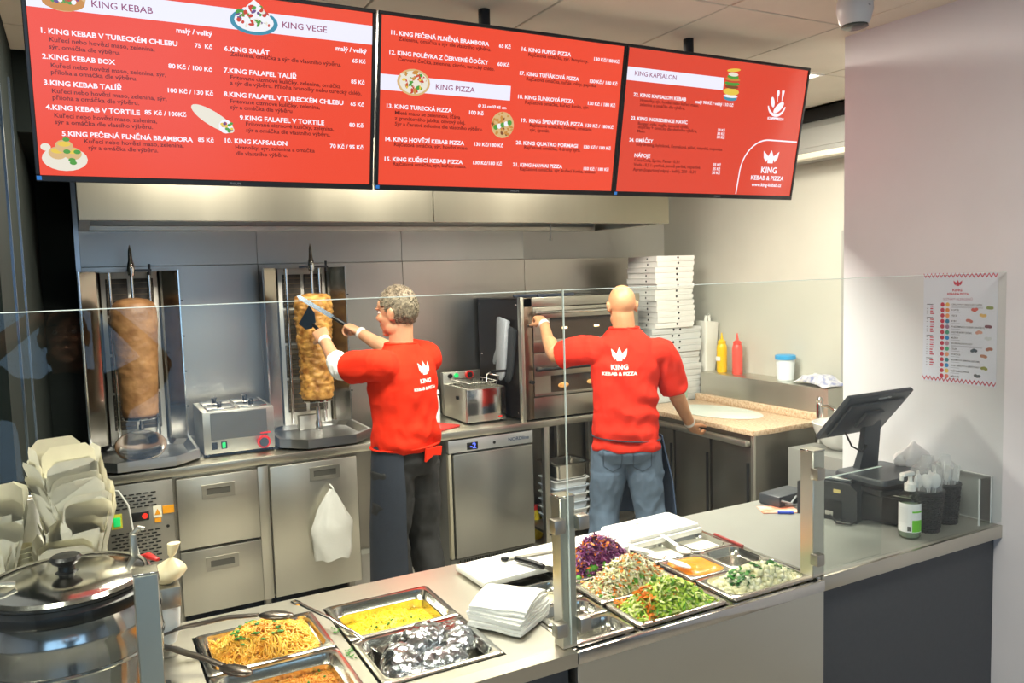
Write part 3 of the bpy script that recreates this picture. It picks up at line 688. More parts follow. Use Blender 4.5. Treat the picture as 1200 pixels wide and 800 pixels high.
# ---------------------------------------------------------------- oven table
b = MB(); b.box(1.77, 3.40, CY, 5.13, .855, .9, .004); tag(b.build('steel_worktop', STEEL_H), 'stainless worktop carrying the fryer and the pizza oven', 'worktop')
t = thing('oven_table_frame', 'stainless leg frame with low shelf under the oven worktop', 'table frame', (1.77, CY, 0))
for x in (.03, .86, 1.32, 1.60):
    for y in (.04, .64):
        b = MB(); b.box(x-.02, x+.02, y-.02, y+.02, 0, .855, .003); b.build('leg', STEEL, t)
b = MB(); b.box(.03, 1.6, .62, .64, .78, .854); b.build('apron_rail', STEEL_D, t)
b = MB(); b.box(.86, 1.6, .02, .66, .12, .14, .003); b.build('lower_shelf', STEEL_D, t)
# undercounter fridge
t = thing('undercounter_fridge', 'grey undercounter fridge with blue digital display below the fryer', 'fridge', (1.925, CY+.01, 0))
FG = M('fridge_silver', '#a9a9a4', .32, .85, var=.04, vscale=4)
b = MB(); b.box(0, .595, .04, .6, .03, .845, .004); b.build('body', M('fridge_body', '#8d8f90', .4, .6), t)
b = MB(); b.box(.0, .595, 0, .04, .765, .845, .004); cp = b.build('control_strip', M('strip_silver', '#c6c8ca', .35, .7), t)
b = MB(); b.box(.125, .2, -.003, .004, .775, .82, .002); b.build('display', BLACK, cp)
text_obj('display_digits', [('-2', .145, .783, .042, .035, .02, 'LEFT')], glow('blue_digits', '#5a6cff', 2.0), cp, lambda p: Vector((p.x, -.0036, p.y)))
b = MB(); b.lathe([(.009, -.004), (.009, .002)], c=(.315, 0, .8), ax='y', seg=12); b.build('lock', BLACK, cp)
text_obj('maker_lettering', [('NORDline', .415, .795, .15, .034, .02, 'LEFT')], M('print_navy', '#3b4b63', .5), cp, lambda p: Vector((p.x, -.0012, p.y)))
b = MB(); b.box(.0, .02, .005, .04, .1, .76, .002); b.build('hinge_side', M('hinge_beige', '#c2bda8', .4, .5), t)
b = MB(); b.box(.03, .592, -.004, .035, .1, .755, .008); b.build('door', FG, t)
b = MB(); b.box(.0, .595, .02, .04, .03, .09, .002); g = b.build('base_grille', M('grille_grey', '#7f7f7a', .5, .5), t)
b = MB()
for k in range(34): b.box(.06+k*.0155, .067+k*.0155, .016, .021, .04, .08)
b.build('grille_slots', BLACK_M, g, kind='stuff')
# trays and pots on the low shelf
SH = .14
t = thing('stock_pot', 'open steel pot on the low shelf behind the bald man', 'pot', (2.98, 4.82, SH))
b = MB(); b.lathe([(.0, 0), (.13, 0), (.135, .02), (.135, .28), (.143, .285), (.143, .29), (.128, .288), (.127, .03), (.0, .02)], seg=30, cap0=False, cap1=False); b.build('pot_body', STEEL_PAN, t)
for s in (-1, 1): b = MB(); b.tube([(s*.135, -.04, .22), (s*.175, -.03, .225), (s*.175, .03, .225), (s*.135, .04, .22)], .006); b.build('handle', STEEL_P, t)
TUB = [M('tub_blue_white', '#c5d2e0', .4), M('tub_white', '#dfe3e4', .4)]
for k in range(6):
    b = MB(); z = k*.052; rs = []
    for (w, d, zz) in ((.24, .2, 0), (.265, .225, .065), (.285, .245, .066), (.285, .245, .071), (.258, .218, .07), (.235, .195, .006)): rs.append([(p[0], p[1], zz) for p in rrect(w, d, .03)])
    b.rings(rs); tag(b.build('stacked_tub', TUB[k % 2], None, (2.83, 4.60, SH+z)), ['lowest pale plastic tub in the shelf stack', 'second lowest pale tub in the shelf stack', 'third tub from below in the shelf stack', 'fourth tub from below in the shelf stack', 'fifth tub from below in the shelf stack', 'topmost pale plastic tub under the steel tray'][k], 'tub', 'plastic tubs on the low shelf')
b = MB(); rs = [[(p[0], p[1], zz) for p in rrect(w, d, .03)] for (w, d, zz) in ((.23, .19, 0), (.25, .21, .1), (.3, .26, .102), (.3, .26, .106), (.244, .204, .104), (.222, .182, .006))]
b.rings(rs); tag(b.build('steel_tray', STEEL_PAN, None, (2.83, 4.59, SH+.335)), 'deep steel tray on top of the tub stack on the shelf', 'tray')
t = thing('yellow_bottle', 'squat yellow plastic bottle on the floor under the oven table', 'bottle', (2.72, 4.82, 0))
b = MB(); b.lathe([(.05, 0), (.055, .02), (.055, .14), (.03, .18), (.022, .2)], seg=20); b.build('body', M('yellow_bottle', '#d9c21a', .4), t)
b = MB(); b.lathe([(.024, .2), (.024, .23)], seg=16); b.build('cap', RED_P, t)

# ---------------------------------------------------------------- fryer
t = thing('deep_fryer', 'square stainless deep fryer with wire basket beside the pizza oven', 'fryer', (2.265, 4.60, .901))
b = MB(); b.rings([[(p[0], p[1]+.19, z) for p in rrect(.28, .36, .012)] for z in (.012, .225)], cap1=False)
b.rings([[(p[0], p[1]+.19, z) for p in rrect(w, d, r)] for (w, d, r, z) in ((.28, .36, .012, .225), (.25, .3, .03, .225), (.245, .29, .03, .1))], cap0=False); b.build('tank', STEEL, t, smooth=30)
b = MB(); b.box(-.135, .135, -.004, .012, .012, .222, .003); b.build('front_panel', STEEL_P, t)
b = MB(); b.box(-.14, .14, .37, .41, .012, .30, .004); ch = b.build('control_head', STEEL_D, t)
b = MB(); b.lathe([(.028, -.02), (.028, 0)], c=(.05, .37, .275), ax='y', seg=20); b.build('temperature_knob', RED_P, ch)
b = MB(); b.lathe([(.018, -.028), (.019, -.004)], c=(.05, .37, .275), ax='y', seg=16); b.build('knob_cap', BLACK, ch)
for k in range(2): b = MB(); b.lathe([(.016, -.012), (.016, 0)], c=(-.09+k*.045, .37, .275), ax='y', seg=14); b.build('indicator', BLACK if not k else MATS['switch_green'], ch)
bk = MB()
for i in range(9): x = -.105+i*.02625; bk.tube([(x, .06, .255), (x, .065, .14), (x, .3, .14), (x, .305, .255)], .0016, 5)
for i in range(8): y = .062+i*.0345; bk.tube([(-.105, y, .255), (-.1, y, .14), (.1, y, .14), (.105, y, .255)], .0016, 5)
for z in (.18, .22, .258): bk.tube([(-.107, .058, z), (.107, .058, z), (.107, .307, z), (-.107, .307, z), (-.107, .058, z)], .0024, 5)
ba = bk.build('wire_basket', STEEL_P, t)
b = MB(); b.tube([(.03, .06, .257), (.03, .04, .31), (.05, .02, .325), (.10, -.07, .335)], .005); b.build('basket_handle', STEEL_P, ba)
b = MB(); b.tube([(.05, .018, .326), (.105, -.08, .336)], .009, 10); b.build('handle_grip', BLACK, ba)
b = MB(); b.tube([(.125, .1, .23), (.15, .1, .28), (.15, .26, .28), (.125, .26, .23)], .006); b.build('side_handle', STEEL_P, t)
b = MB(); b.box(-.15, -.139, .12, .15, .15, .17); b.build('side_catch', BLACK, t)
b = MB(); b.box(.08, .105, -.006, -.003, .03, .038); b.build('logo', RED_P, t)
for x in (-.12, .12):
    for y in (.03, .35): b = MB(); b.lathe([(.012, 0), (.012, .013)], c=(x, y, 0), seg=10); b.build('foot', BLACK, t)

# ---------------------------------------------------------------- pizza oven
OV = M('oven_steel', '#b3ada0', .3, 1.0, var=.07, vscale=3, rvar=.05, stretch=(.1, 1, 1)); OVD = M('oven_side_dark', '#38302d', .28, .7, var=.1, vscale=2)
t = thing('pizza_oven', 'two deck stainless pizza oven with windowed doors on the worktop', 'oven', (2.465, CY+.02, .901))
OW = .93
b = MB(); b.box(0.004, OW, .02, .64, .012, .79, .003); b.build('body', OVD, t)
b = MB(); b.box(0, .003, .03, .63, .02, .78); sp = b.build('side_panel', OVD, t)
for (y, z) in ((.07, .75), (.59, .75), (.07, .05), (.59, .05), (.59, .4)): b = MB(); b.lathe([(.006, -.003), (.006, 0)], c=(0, y, z), ax='x', seg=8); b.build('screw', STEEL_P, sp)
b = MB(); b.box(-.012, .012, -.012, .03, .0, .80, .002); b.build('corner_post', STEEL, t)
b = MB(); b.box(.012, .075, -.006, .02, .012, .795, .002); b.build('side_strip', M('strip_warm', '#a08a78', .28, 1.0), t)
b = MB(); b.box(.012, OW, -.006, .02, .735, .795, .003); b.build('top_fascia', OV, t)
b = MB(); b.box(.075, OW, -.006, .02, .012, .15, .003); b.build('base_fascia', OV, t)
OWIN = M('oven_window', '#3a2f26', .08, 0, emit=0)
for (z0, z1, w0, w1, nm) in ((.44, .73, .52, .66, 'upper'), (.155, .435, .175, .285, 'lower')):
    b = MB(); b.box(.078, OW-.02, -.012, .02, z0, w0, .002); b.box(.078, OW-.02, -.012, .02, w1, z1, .002); b.box(.078, .2, -.012, .02, w0, w1); b.box(OW-.14, OW-.02, -.012, .02, w0, w1); d = b.build('oven_door', OV, t)
    b = MB(); b.box(.2, OW-.14, -.004, .004, w0, w1); b.build('window', OWIN, d)
    zz = (z1-.03) if nm == 'upper' else .335
    for hx in (.105, OW-.12):
        b = MB(); b.box(hx-.012, hx+.012, -.055, -.008, zz-.014, zz+.014, .004); b.build('handle_bracket', BLACK, d)
    b = MB(); b.tube([(.07, -.055, zz), (OW-.07, -.055, zz)], .011, 12); b.build('handle_bar', STEEL_P if nm == 'upper' else BLACK, d)
    b = MB(); b.lathe([(.013, -.03), (.013, 0)], c=(.055, -.006, zz-.08), ax='y', seg=14); b.build('catch', BLACK, d)
b = MB(); b.box(.3, .34, -.007, .0, .585, .597, .002); b.box(.55, .59, -.007, .0, .585, .597, .002); b.build('chamber_lamp', glow('chamber_lamp', '#ffd9a0', 4.0), t)
b = MB(); b.sphere((.3, -.004, .215), .03, 10, (1.4, .12, .6)); b.sphere((.52, -.004, .22), .028, 10, (1.3, .12, .6)); b.build('baking_pizza', M('baking_orange', '#c9803a', .6, col2='#efc27a', vscale=40), t)
for (x, y) in ((.03, .03), (OW-.05, .03), (.03, .6), (OW-.05, .6)): b = MB(); b.lathe([(.016, 0), (.016, .014)], c=(x, y, 0), seg=10); b.build('foot', BLACK, t)
# pizza peel lying on the oven
t = thing('pizza_peel', 'flat steel pizza peel with dark handle lying on top of the oven', 'peel', (2.75, 4.70, 1.693), -.15)
b = MB(); b.box(.02, .36, -.15, .15, 0, .003, .001, 1); b.build('blade', STEEL_P, t)
b = MB(); b.box(-.2, .02, -.018, .018, .002, .02, .004); b.build('handle', M('handle_navy', '#2b3140', .4), t)
t = thing('pizza_peel', 'dark handled peel lying crosswise at the oven front edge', 'peel', (2.62, 4.53, 1.697), .1)
b = MB(); b.box(0, .3, -.012, .012, 0, .018, .004); b.build('handle', MATS['handle_navy'], t)
b = MB(); b.box(.3, .42, -.05, .05, 0, .004, .001, 1); b.build('blade', STEEL_P, t)

# oven gloves hanging on the oven side
def mitt(name, label, mat, y, z, tilt, x, k=1.0):
    out = [(-.062, .2), (.062, .2), (.06, .05), (.062, -.02), (.082, -.05), (.10, -.085), (.105, -.115), (.092, -.13), (.074, -.125), (.058, -.105), (.05, -.09), (.052, -.15), (.045, -.19), (.02, -.212), (-.018, -.212), (-.046, -.19), (-.056, -.15), (-.06, 0)]
    b = MB(); rs = []
    for (s, d) in ((.90, -.016), (1, -.01), (1, .006), (.92, .016)):
        rs.append([(d*(1+.25*math.sin(p[1]*9)), p[0]*s*k, p[1]*(.5+.5*s)*k) for p in out])
    b.rings(rs)
    o = b.build(name, mat, None, (x, y, z), (tilt, 0, 0), smooth=60)
    return tag(o, label, 'oven glove')
GLV = M('glove_grey', '#a7abb2', .8, var=.06, vscale=40, bump=.3, bscale=120)
g1 = mitt('oven_glove', 'light grey oven mitt hanging on the dark oven side', GLV, 4.675, 1.365, .17, 2.425)
g2 = mitt('oven_glove', 'dark oven mitt behind the light grey one', M('glove_dark', '#2e3033', .8), 4.62, 1.33, .2, 2.452, .9)

# soap dispenser, red board
t = thing('pump_bottle', 'white pump bottle standing on the worktop beside the fryer', 'bottle', (1.985, 4.80, .901))
b = MB(); b.lathe([(.034, 0), (.036, .01), (.036, .15), (.03, .175), (.014, .19)], seg=20); b.build('body', WHITE_P, t)
b = MB(); b.lathe([(.036, .19), (.036, .205), (.03, .215), (.006, .22), (.006, .255)], seg=16); b.box(-.045, .012, -.012, .012, .25, .268, .004); b.build('pump_head', WHITE_P, t)
b = MB(); b.lathe([(.0366, .05), (.0366, .12)], seg=20, cap0=False, cap1=False); b.build('paper_label', M('label_pale', '#dfe6ea', .6), t)
b = MB(); b.box(-.14, .14, -.1, .1, 0, .012, .006); tag(b.build('red_cutting_board', M('board_red', '#d43a35', .45), None, (1.9, 4.62, .901), (0, 0, .45)), 'red plastic cutting board on the worktop corner beside the carving man', 'cutting board')

# ---------------------------------------------------------------- corner unit with pizza boxes
b = MB(); b.box(3.402, 4.165, 4.52, 5.13, .86, .9, .003); b.box(3.42, 4.16, 4.56, 5.12, .1, .86); tag(b.build('corner_cabinet', STEEL_D), 'low steel corner cabinet carrying the pizza boxes', 'cabinet')
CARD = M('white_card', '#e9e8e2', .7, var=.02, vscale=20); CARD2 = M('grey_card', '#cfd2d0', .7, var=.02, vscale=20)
def pizza_box(w, hgt):
    b = MB(); b.box(-w/2, w/2, -w/2, w/2, 0, hgt*.92, .0015, 1)
    me = bpy.data.meshes.new('box_tray'); bmesh.ops.recalc_face_normals(b.bm, faces=b.bm.faces); b.bm.to_mesh(me)
    l = MB(); l.box(-w/2-.002, w/2+.002, -w/2-.002, w/2+.002, hgt*.90, hgt*.97); l.box(-w/2-.003, w/2+.003, -w/2-.003, -w/2, hgt*.35, hgt*.93)
    ml = bpy.data.meshes.new('box_lid'); l.bm.to_mesh(ml)
    v = MB(); 
    for x in (-.03, .03) if w > .4 else (0.02,): v.lathe([(.0085, -.0018), (.0085, 0)], c=(x, -w/2-.0025, hgt*.66), ax='y', seg=10)
    v.lathe([(.007, -.0012), (.007, 0)], c=(-w/2-.0005, -.06, hgt*.5), ax='x', seg=10)
    mv = bpy.data.meshes.new('vent_hole'); v.bm.to_mesh(mv)
    return me, ml, mv
def box_pile(w, hgt, n, x, y, z0, mat, words, seed):
    rnd = random.Random(seed); ms = pizza_box(w, hgt)
    for m_, mm in zip(ms, (mat, mat, BLACK_M)): m_.materials.append(mm)
    ords = ['lowest', 'second lowest', 'third from below', 'fourth from below', 'fifth from below', 'sixth from below', 'seventh from below', 'eighth from below', 'ninth from below', 'tenth from below', 'eleventh from below', 'twelfth from below', 'thirteenth from below']
    for k in range(n):
        t = thing('pizza_box', '%s pizza box in the %s' % ('topmost' if k == n-1 else ords[k], words), 'pizza box', (x+rnd.uniform(-.008, .008), y+rnd.uniform(-.006, .012), z0+k*hgt), rnd.uniform(-.035, .035), 'pizza boxes stacked in the corner')
        for nm, m_ in zip(('box_tray', 'box_lid', 'vent_hole'), ms):
            o = bpy.data.objects.new(nm, m_); COL.objects.link(o); o.parent = t
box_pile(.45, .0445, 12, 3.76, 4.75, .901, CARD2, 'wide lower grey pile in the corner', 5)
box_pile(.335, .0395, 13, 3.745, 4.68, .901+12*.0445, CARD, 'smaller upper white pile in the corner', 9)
# tall white paper bag beside the boxes
b = MB(); rs = []
for k in range(10):
    f = k/9; w = .05+.035*f; d = .04+.03*f
    rs.append([(p[0]+.01*mnoise.noise(Vector((p[0]*20, f*3, 1))), p[1]+.012*mnoise.noise(Vector((p[1]*20, f*3, 5))), f*.56+(.02*mnoise.noise(Vector((p[0]*30, p[1]*30, 3))) if k == 9 else 0)) for p in rrect(w*1.6, d*1.6, .015)])
b.rings(rs); b.tube([(-.02, 0, .55), (-.01, 0, .60), (.015, 0, .61), (.02, 0, .56)], .012, 8)
tag(b.build('paper_sack', M('sack_white', '#e4e3da', .7, bump=.4, bscale=25), None, (4.085, 4.56, .901)), 'tall white bag standing between pizza boxes and yellow bottle', 'bag')

# ---------------------------------------------------------------- dough table with granite top
GRAN = M('beige_granite', '#b79574', .35, col2='#e3cdb0', vscale=70)
b = MB(); b.box(3.40, 3.96, 3.41, 4.515, .868, .9, .003); b.box(3.925, 3.96, 3.41, 4.515, .9, .945, .003); tag(b.build('granite_worktop', GRAN), 'beige granite dough worktop with low upstand', 'worktop')
t = thing('dough_table', 'dark stainless fridge cabinet under the granite dough worktop', 'cabinet', (3.42, 3.43, 0))
DST = M('dark_steel', '#86837b', .38, 1.0, var=.1, vscale=3, rvar=.06)
b = MB(); b.box(.02, .52, 0, 1.07, .1, .866, .002); b.build('body', DST, t)
for k in range(3):
    b = MB(); b.box(-.004, .02, .02+k*.35, .35+k*.35, .11, .79, .003); d = b.build('door', DST, t)
    b = MB(); b.box(-.012, -.003, .03+k*.35, .05+k*.35, .3, .7, .003); b.build('handle', BLACK, d)
b = MB(); b.box(-.004, .015, -.005, .02, .1, .866, .002); b.build('corner_post', STEEL, t)
b = MB(); b.box(-.045, .0, .02, 1.06, .80, .838, .012); b.build('front_bar', STEEL_D, t)
for (x, y) in ((.06, .06), (.46, .06), (.06, 1.0), (.46, 1.0)): b = MB(); b.lathe([(.02, 0), (.02, .1)], c=(x, y, 0), seg=12); b.build('foot', STEEL_D, t)
b = MB(); b.lathe([(.0, 0), (.99, 0), (1, .002), (.99, .004), (.0, .006)], seg=40, cap0=False, cap1=False)
for v in b.bm.verts: v.co = Vector((v.co.x*.2, v.co.y*.34, v.co.z)); 
tag(b.build('dough_sheet', M('dough_white', '#cfd8cf', .5), None, (3.68, 4.02, .901), (0, 0, .12)), 'pale oval sheet lying on the granite worktop', 'sheet')
t = thing('sauce_bottle', 'white bottle with label in front of the pizza boxes', 'bottle', (3.74, 4.44, .901))
b = MB(); b.lathe([(.032, 0), (.036, .01), (.036, .13), (.028, .16), (.022, .17)], seg=20); b.build('body', WHITE_P, t)
b = MB(); b.lathe([(.03, .17), (.03, .195), (.008, .2), (.008, .21)], seg=16); b.build('cap', WHITE_P, t)
b = MB(); b.lathe([(.0367, .04), (.0367, .11)], seg=20, cap0=False, cap1=False); b.build('paper_label', M('label_green', '#9fb8a6', .6), t)

# ---------------------------------------------------------------- wall ledge and what stands on it
LZ = 1.10
b = MB(); b.box(3.962, 4.168, 3.36, 4.50, .1, LZ, .003); tag(b.build('wall_ledge', STEEL), 'stainless box ledge along the right wall behind the dough worktop', 'ledge')
def squeeze(col, x, y, label, name, hgt=.28):
    t = thing(name, label, 'bottle', (x, y, LZ+.001), group='squeeze bottles on the ledge'); m = M('squeeze_'+col, col, .35)
    s = hgt/.28
    b = MB(); b.lathe([(.034, 0), (.037, .006), (.037, .17*s), (.034, .19*s), (.026, .205*s)], seg=22); b.build('body', m, t)
    b = MB(); b.lathe([(.029, .203*s), (.029, .222*s), (.012, .232*s), (.006, .262*s), (.004, .28*s)], seg=18); b.build('nozzle_cap', m, t)
    return t
t = squeeze('#f2c318', 4.06, 4.38, 'yellow squeeze bottle with paper tag on the ledge', 'squeeze_bottle', .285)
b = MB(); b.box(-.0385, -.0365, -.022, .022, .085, .115); b.build('paper_tag', WHITE_P, t)
squeeze('#e8584c', 4.06, 4.225, 'red squeeze bottle on the ledge', 'squeeze_bottle', .29)
t = thing('food_tub', 'clear ribbed plastic tub with blue lid on the ledge', 'tub', (4.065, 3.79, LZ+.001))
pr = [(.05, 0)]
for k in range(6): pr += [(.056+.001*k, .012+k*.021), (.0535+.001*k, .02+k*.021)]
b = MB(); b.lathe(pr+[(.062, .145)], seg=28); b.build('body', M('tub_frost', '#dfe8ec', .35), t)
b = MB(); b.lathe([(.066, .14), (.067, .15), (.066, .166), (.055, .17)], seg=28); b.build('lid', M('lid_blue', '#3f9fd6', .35), t)
# checked cloth
b = MB(); nx, ny = 26, 14; V = []
for j in range(2):
    V.append([[(( i/(nx-1)-.5)*.32, (k/(ny-1)-.5)*.17, (.035+.022*mnoise.noise(Vector((i*.22, k*.3, 3)))+.025*math.sin(PI*i/(nx-1)))*(1 if j == 0 else 0)*min(1, 4*min(i/(nx-1), 1-i/(nx-1))+.25)*min(1, 4*min(k/(ny-1), 1-k/(ny-1))+.3)) for i in range(nx)] for k in range(ny)])
for k in range(ny-1):
    for i in range(nx-1): b.quad(V[0][k][i], V[0][k][i+1], V[0][k+1][i+1], V[0][k+1][i])
bmesh.ops.remove_doubles(b.bm, verts=b.bm.verts, dist=1e-5)
bmesh.ops.solidify(b.bm, geom=b.bm.faces[:], thickness=.004)
tag(b.build('checked_cloth', M('cloth_check', '#e6e4dc', .85, col2='#7d84b0', vscale=26, bump=.4, bscale=60), None, (4.05, 3.50, LZ+.006), (0, 0, 1.35), smooth=180), 'crumpled white and blue cloth on the end of the ledge', 'cloth')
# hand wash corner
t = thing('hand_wash_unit', 'grey hand wash cabinet with white basin at the end of the ledge', 'washbasin', (3.78, 3.12, 0))
b = MB(); b.box(-.2, .2, -.2, .2, .0, .80, .004); b.build('cabinet', M('unit_grey', '#9b9d99', .4, .3), t)
b = MB(); b.lathe([(.0, .80), (.06, .80), (.10, .83), (.145, .90), (.16, .945), (.165, .955), (.155, .957), (.135, .90), (.09, .85), (.0, .84)], seg=32, cap0=False, cap1=False, sx=1.0, sy=.9); b.build('basin', M('ceramic_white', '#e8e8e4', .15), t)
b = MB(); b.lathe([(.026, .80), (.022, .96), (.022, 1.03), (.016, 1.045)], c=(.03, .17, 0), seg=16); b.tube([(.03, .17, 1.02), (.03, .1, 1.03), (.03, .06, 1.01)], .012, 10); b.build('tap', STEEL_P, t)
b = MB(); b.lathe([(.02, 1.045), (.022, 1.06), (.012, 1.075)], c=(.03, .17, 0), seg=14); b.build('tap_lever', STEEL_P, t)
b = MB(); b.sphere((-.02, -.05, .945), .03, 12, (1.3, .8, .6)); tag(b.build('red_sponge', M('sponge_red', '#e4553a', .8), None, (3.80, 3.10, 0)), 'red sponge in the white wash basin', 'sponge')

# ================================================================ FRONT COUNTER
FZ = .9
LAM = M('grey_laminate', '#8b8c86', .42, var=.06, vscale=5)
PANEL_D = M('anthracite_panel', '#44474b', .5, var=.04, vscale=60)
# left steel worktop with two pan wells
b = MB()
def strip(x0, x1, y0, y1): b.box(x0, x1, y0, y1, .862, FZ-.001)
for (x0, x1) in ((-1.2, .208), (.532, .562), (.888, 1.045)): strip(x0, x1, 1.735, 2.262)
strip(-1.2, 1.045, 1.65, 1.735); strip(-1.2, 1.045, 2.262, 2.385)
o = tag(b.build('serving_worktop', STEEL_H, smooth=0), 'stainless serving worktop at the front left with two food wells', 'worktop')
t = thing('hot_counter', 'dark front cabinet under the steel serving worktop', 'counter', (-1.2, 1.69, 0))
b = MB(); b.box(0, 2.24, 0, .02, .0, .861); b.build('front_panel', PANEL_D, t)
b = MB(); b.box(0, 2.24, .66, .68, .0, .861); b.box(2.22, 2.24, .02, .66, 0, .861); b.build('rear_panel', STEEL_D, t)
b = MB(); b.box(1.36, 2.14, .02, .6, .68, .69); b.build('well_floor', STEEL_D, t)
# salad display
t = thing('salad_display', 'stainless refrigerated salad counter between the two glass posts', 'salad counter', (1.05, 1.66, 0))
b = MB(); b.box(0, .893, 0, .012, .0, .862, .001, 1); b.build('front_panel', M('front_steel', '#cfcec4', .38, 1.0, var=.06, vscale=2, rvar=.06, stretch=(.3, 1, 1)), t)
b = MB(); b.box(0, .893, .70, .72, .0, .89); b.box(0, .01, .012, .70, 0, .86); b.box(.883, .893, .012, .70, 0, .86); b.box(0.01, .883, .012, .70, .70, .71); b.build('tank', STEEL_D, t)
b = MB(); b.box(0, .893, -.006, .014, .862, .895, .003); b.box(0, .893, .552, .725, .862, .8985, .003); b.box(-.002, .0075, .014, .552, .862, .899); b.box(.882, .896, .014, .552, .862, .9, .002); b.box(.2, .212, .014, .552, .865, .894); b.box(.52, .545, .014, .552, .865, .894); b.build('rim', STEEL_P, t)
# cash counter
t = thing('cash_counter', 'anthracite cash counter beside the white wall', 'counter', (1.948, 1.665, 0))
b = MB(); b.box(.005, .92, .03, .05, .0, .858); b.build('front_panel', PANEL_D, t)
b = MB(); b.box(.005, .92, .68, .7, .0, .858); b.box(.005, .025, .05, .68, 0, .858); b.build('rear_panel', PANEL_D, t)
b = MB(); b.box(0, .921, .012, .71, .862, .9, .001, 1); b.build('top', LAM, t)
b = MB(); b.box(0, .921, 0, .0115, .855, .901, .002); b.build('steel_nosing', STEEL_H, t)
# ---------------------------------------------------------------- glass screen
POSTM = STEEL
def post(x, label, w=.044, zt=1.29, y=1.70, sides=(-1, 1)):
    t = thing('glass_post', label, 'post', (x, y, FZ), group='steel posts of the glass screen')
    b = MB(); b.box(-w/2, w/2, -w/2, w/2, 0, zt-FZ, .002, 1); b.build('tube', POSTM, t)
    b = MB(); b.box(-w/2-.001, w/2+.001, -w/2-.001, w/2+.001, zt-FZ, zt-FZ+.004, .001, 1); b.build('cap', STEEL_P, t)
    for z in (.06, .325):
        for s in sides:
            b = MB(); b.box(s*(w/2+.013)-.016, s*(w/2+.013)+.016, -w/2-.022, -w/2+.008, z-.018, z+.018, .003); b.build('glass_clamp', STEEL_D, t)
post(.079, 'steel glass post beside the soup kettle', sides=()); post(1.042, 'steel glass post between napkins and red cabbage'); post(1.937, 'steel glass post at the cash counter edge', .05, sides=(-.35,))
def pane(x0, x1, z0, z1, y, label, name='sneeze_guard', edges='tblr'):
    t = thing(name, label, 'glass screen', (x0, y, z0)); L_ = x1-x0; H_ = z1-z0
    b = MB(); b.box(0, L_, 0, .008, 0, H_); b.build('sheet', GLASS, t, smooth=0)
    b = MB(); e = .0016
    if 't' in edges: b.box(0, L_, .001, .007, H_, H_+e)
    if 'l' in edges: b.box(-e, 0, .001, .007, 0, H_)
    if 'r' in edges: b.box(L_, L_+e, .001, .007, 0, H_)
    b.build('polished_edge', GLASS_E, t, smooth=0)
pane(-1.2, 1.033, .915, 1.807, 1.666, 'large clear glass pane in front of the hot food', edges='tl')
pane(1.039, 2.862, .915, 1.807, 1.666, 'large clear glass pane in front of salads and till', edges='tl')
pane(1.968, 2.26, .902, 1.193, 1.70, 'low glass wing behind the right steel post', edges='t')
t = thing('glass_guard', 'small low glass guard on the counter end by the white wall', 'glass', (2.79, 1.70, .902))
b = MB(); b.box(0, .065, 0, .006, 0, .17); b.build('sheet', GLASS, t, smooth=0)
b = MB(); b.box(.067, .073, 0, .16, 0, .17); b.build('side_sheet', GLASS, t, smooth=0)
b = MB(); b.box(-.003, 0, 0, .006, 0, .17); b.box(.06, .0645, -.002, .0, 0, .17); b.box(.067, .073, 0, .16, .17, .1715); b.box(.067, .073, 0, .16, -.0, .003); b.build('polished_edge', M('edge_white', '#f3f6f4', .3), t, smooth=0)

# ---------------------------------------------------------------- pans
def pan(label, x0, x1, y0, y1, depth, rim=.018, r=.03, rimr=.012, name='food_pan', z=FZ, mat=None, group='steel food pans in the counter'):
    w, d = x1-x0, y1-y0; cx, cy = (x0+x1)/2, (y0+y1)/2
    b = MB(); n = 5
    S = [(w, d, rimr, -.004), (w, d, rimr, .003), (w-.004, d-.004, rimr, .0045), (w-2*rim+.004, d-2*rim+.004, r+.004, .0045), (w-2*rim, d-2*rim, r, .001), (w-2*rim-.008, d-2*rim-.008, r, -.02), (w-2*rim-.014, d-2*rim-.014, r, -.022), (w-2*rim-.026, d-2*rim-.026, r, -depth+.01), (w-2*rim-.05, d-2*rim-.05, r*.8, -depth)]
    b.rings([[(p[0], p[1], zz) for p in rrect(ww, dd, rr, n)] for (ww, dd, rr, zz) in S], cap0=False)
    o = b.build(name, mat or STEEL_PAN, None, (cx, cy, z), smooth=50)
    return tag(o, label, 'food pan', group)
pan('steel pan full of noodles beside the soup kettle', .214, .529, 2.0, 2.258, .1)
pan('steel pan of orange rice at the bottom edge', .214, .529, 1.738, 1.996, .1)
pan('steel pan of yellow rice in the second well', .566, .884, 2.006, 2.258, .1)
pan('steel pan holding foil wrapped potatoes', .566, .884, 1.738, 2.002, .1)
C1 = (1.0595, 1.2485); C2 = (1.264, 1.572); C3 = (1.5975, 1.7615); C4 = (1.7645, 1.9285); C34 = (1.5975, 1.9285)
R1, R2, R3 = (1.678, 1.85), (1.854, 2.026), (2.03, 2.203)
pan('empty steel pan behind the middle glass post', C1[0], C1[1], 1.678, 1.80, .09); pan('small steel pan with dark olives behind the middle post', C1[0], C1[1], 1.804, 1.926, .09)
pan('steel pan of cream sauce behind the napkins', C1[0], C1[1], 1.93, 2.09, .09, rim=.014)
pan('steel pan under the green lettuce salad', *C2, *R1, .09); pan('steel pan under the white cabbage salad', *C2, *R2, .09); pan('steel pan under the red cabbage salad', *C2, *R3, .09)
pan('steel pan of white herb salad at the front right', *C34, *R1, .09)
pan('square steel pan of orange sauce', *C3, *R2, .09, rim=.014); pan('empty square steel pan beside the orange sauce', *C4, *R2, .09, rim=.014)
pan('square steel pan of white sauce nearer the red cabbage', *C3, *R3, .09, rim=.014); pan('square steel pan of white sauce in the far right corner', *C4, *R3, .09, rim=.014)

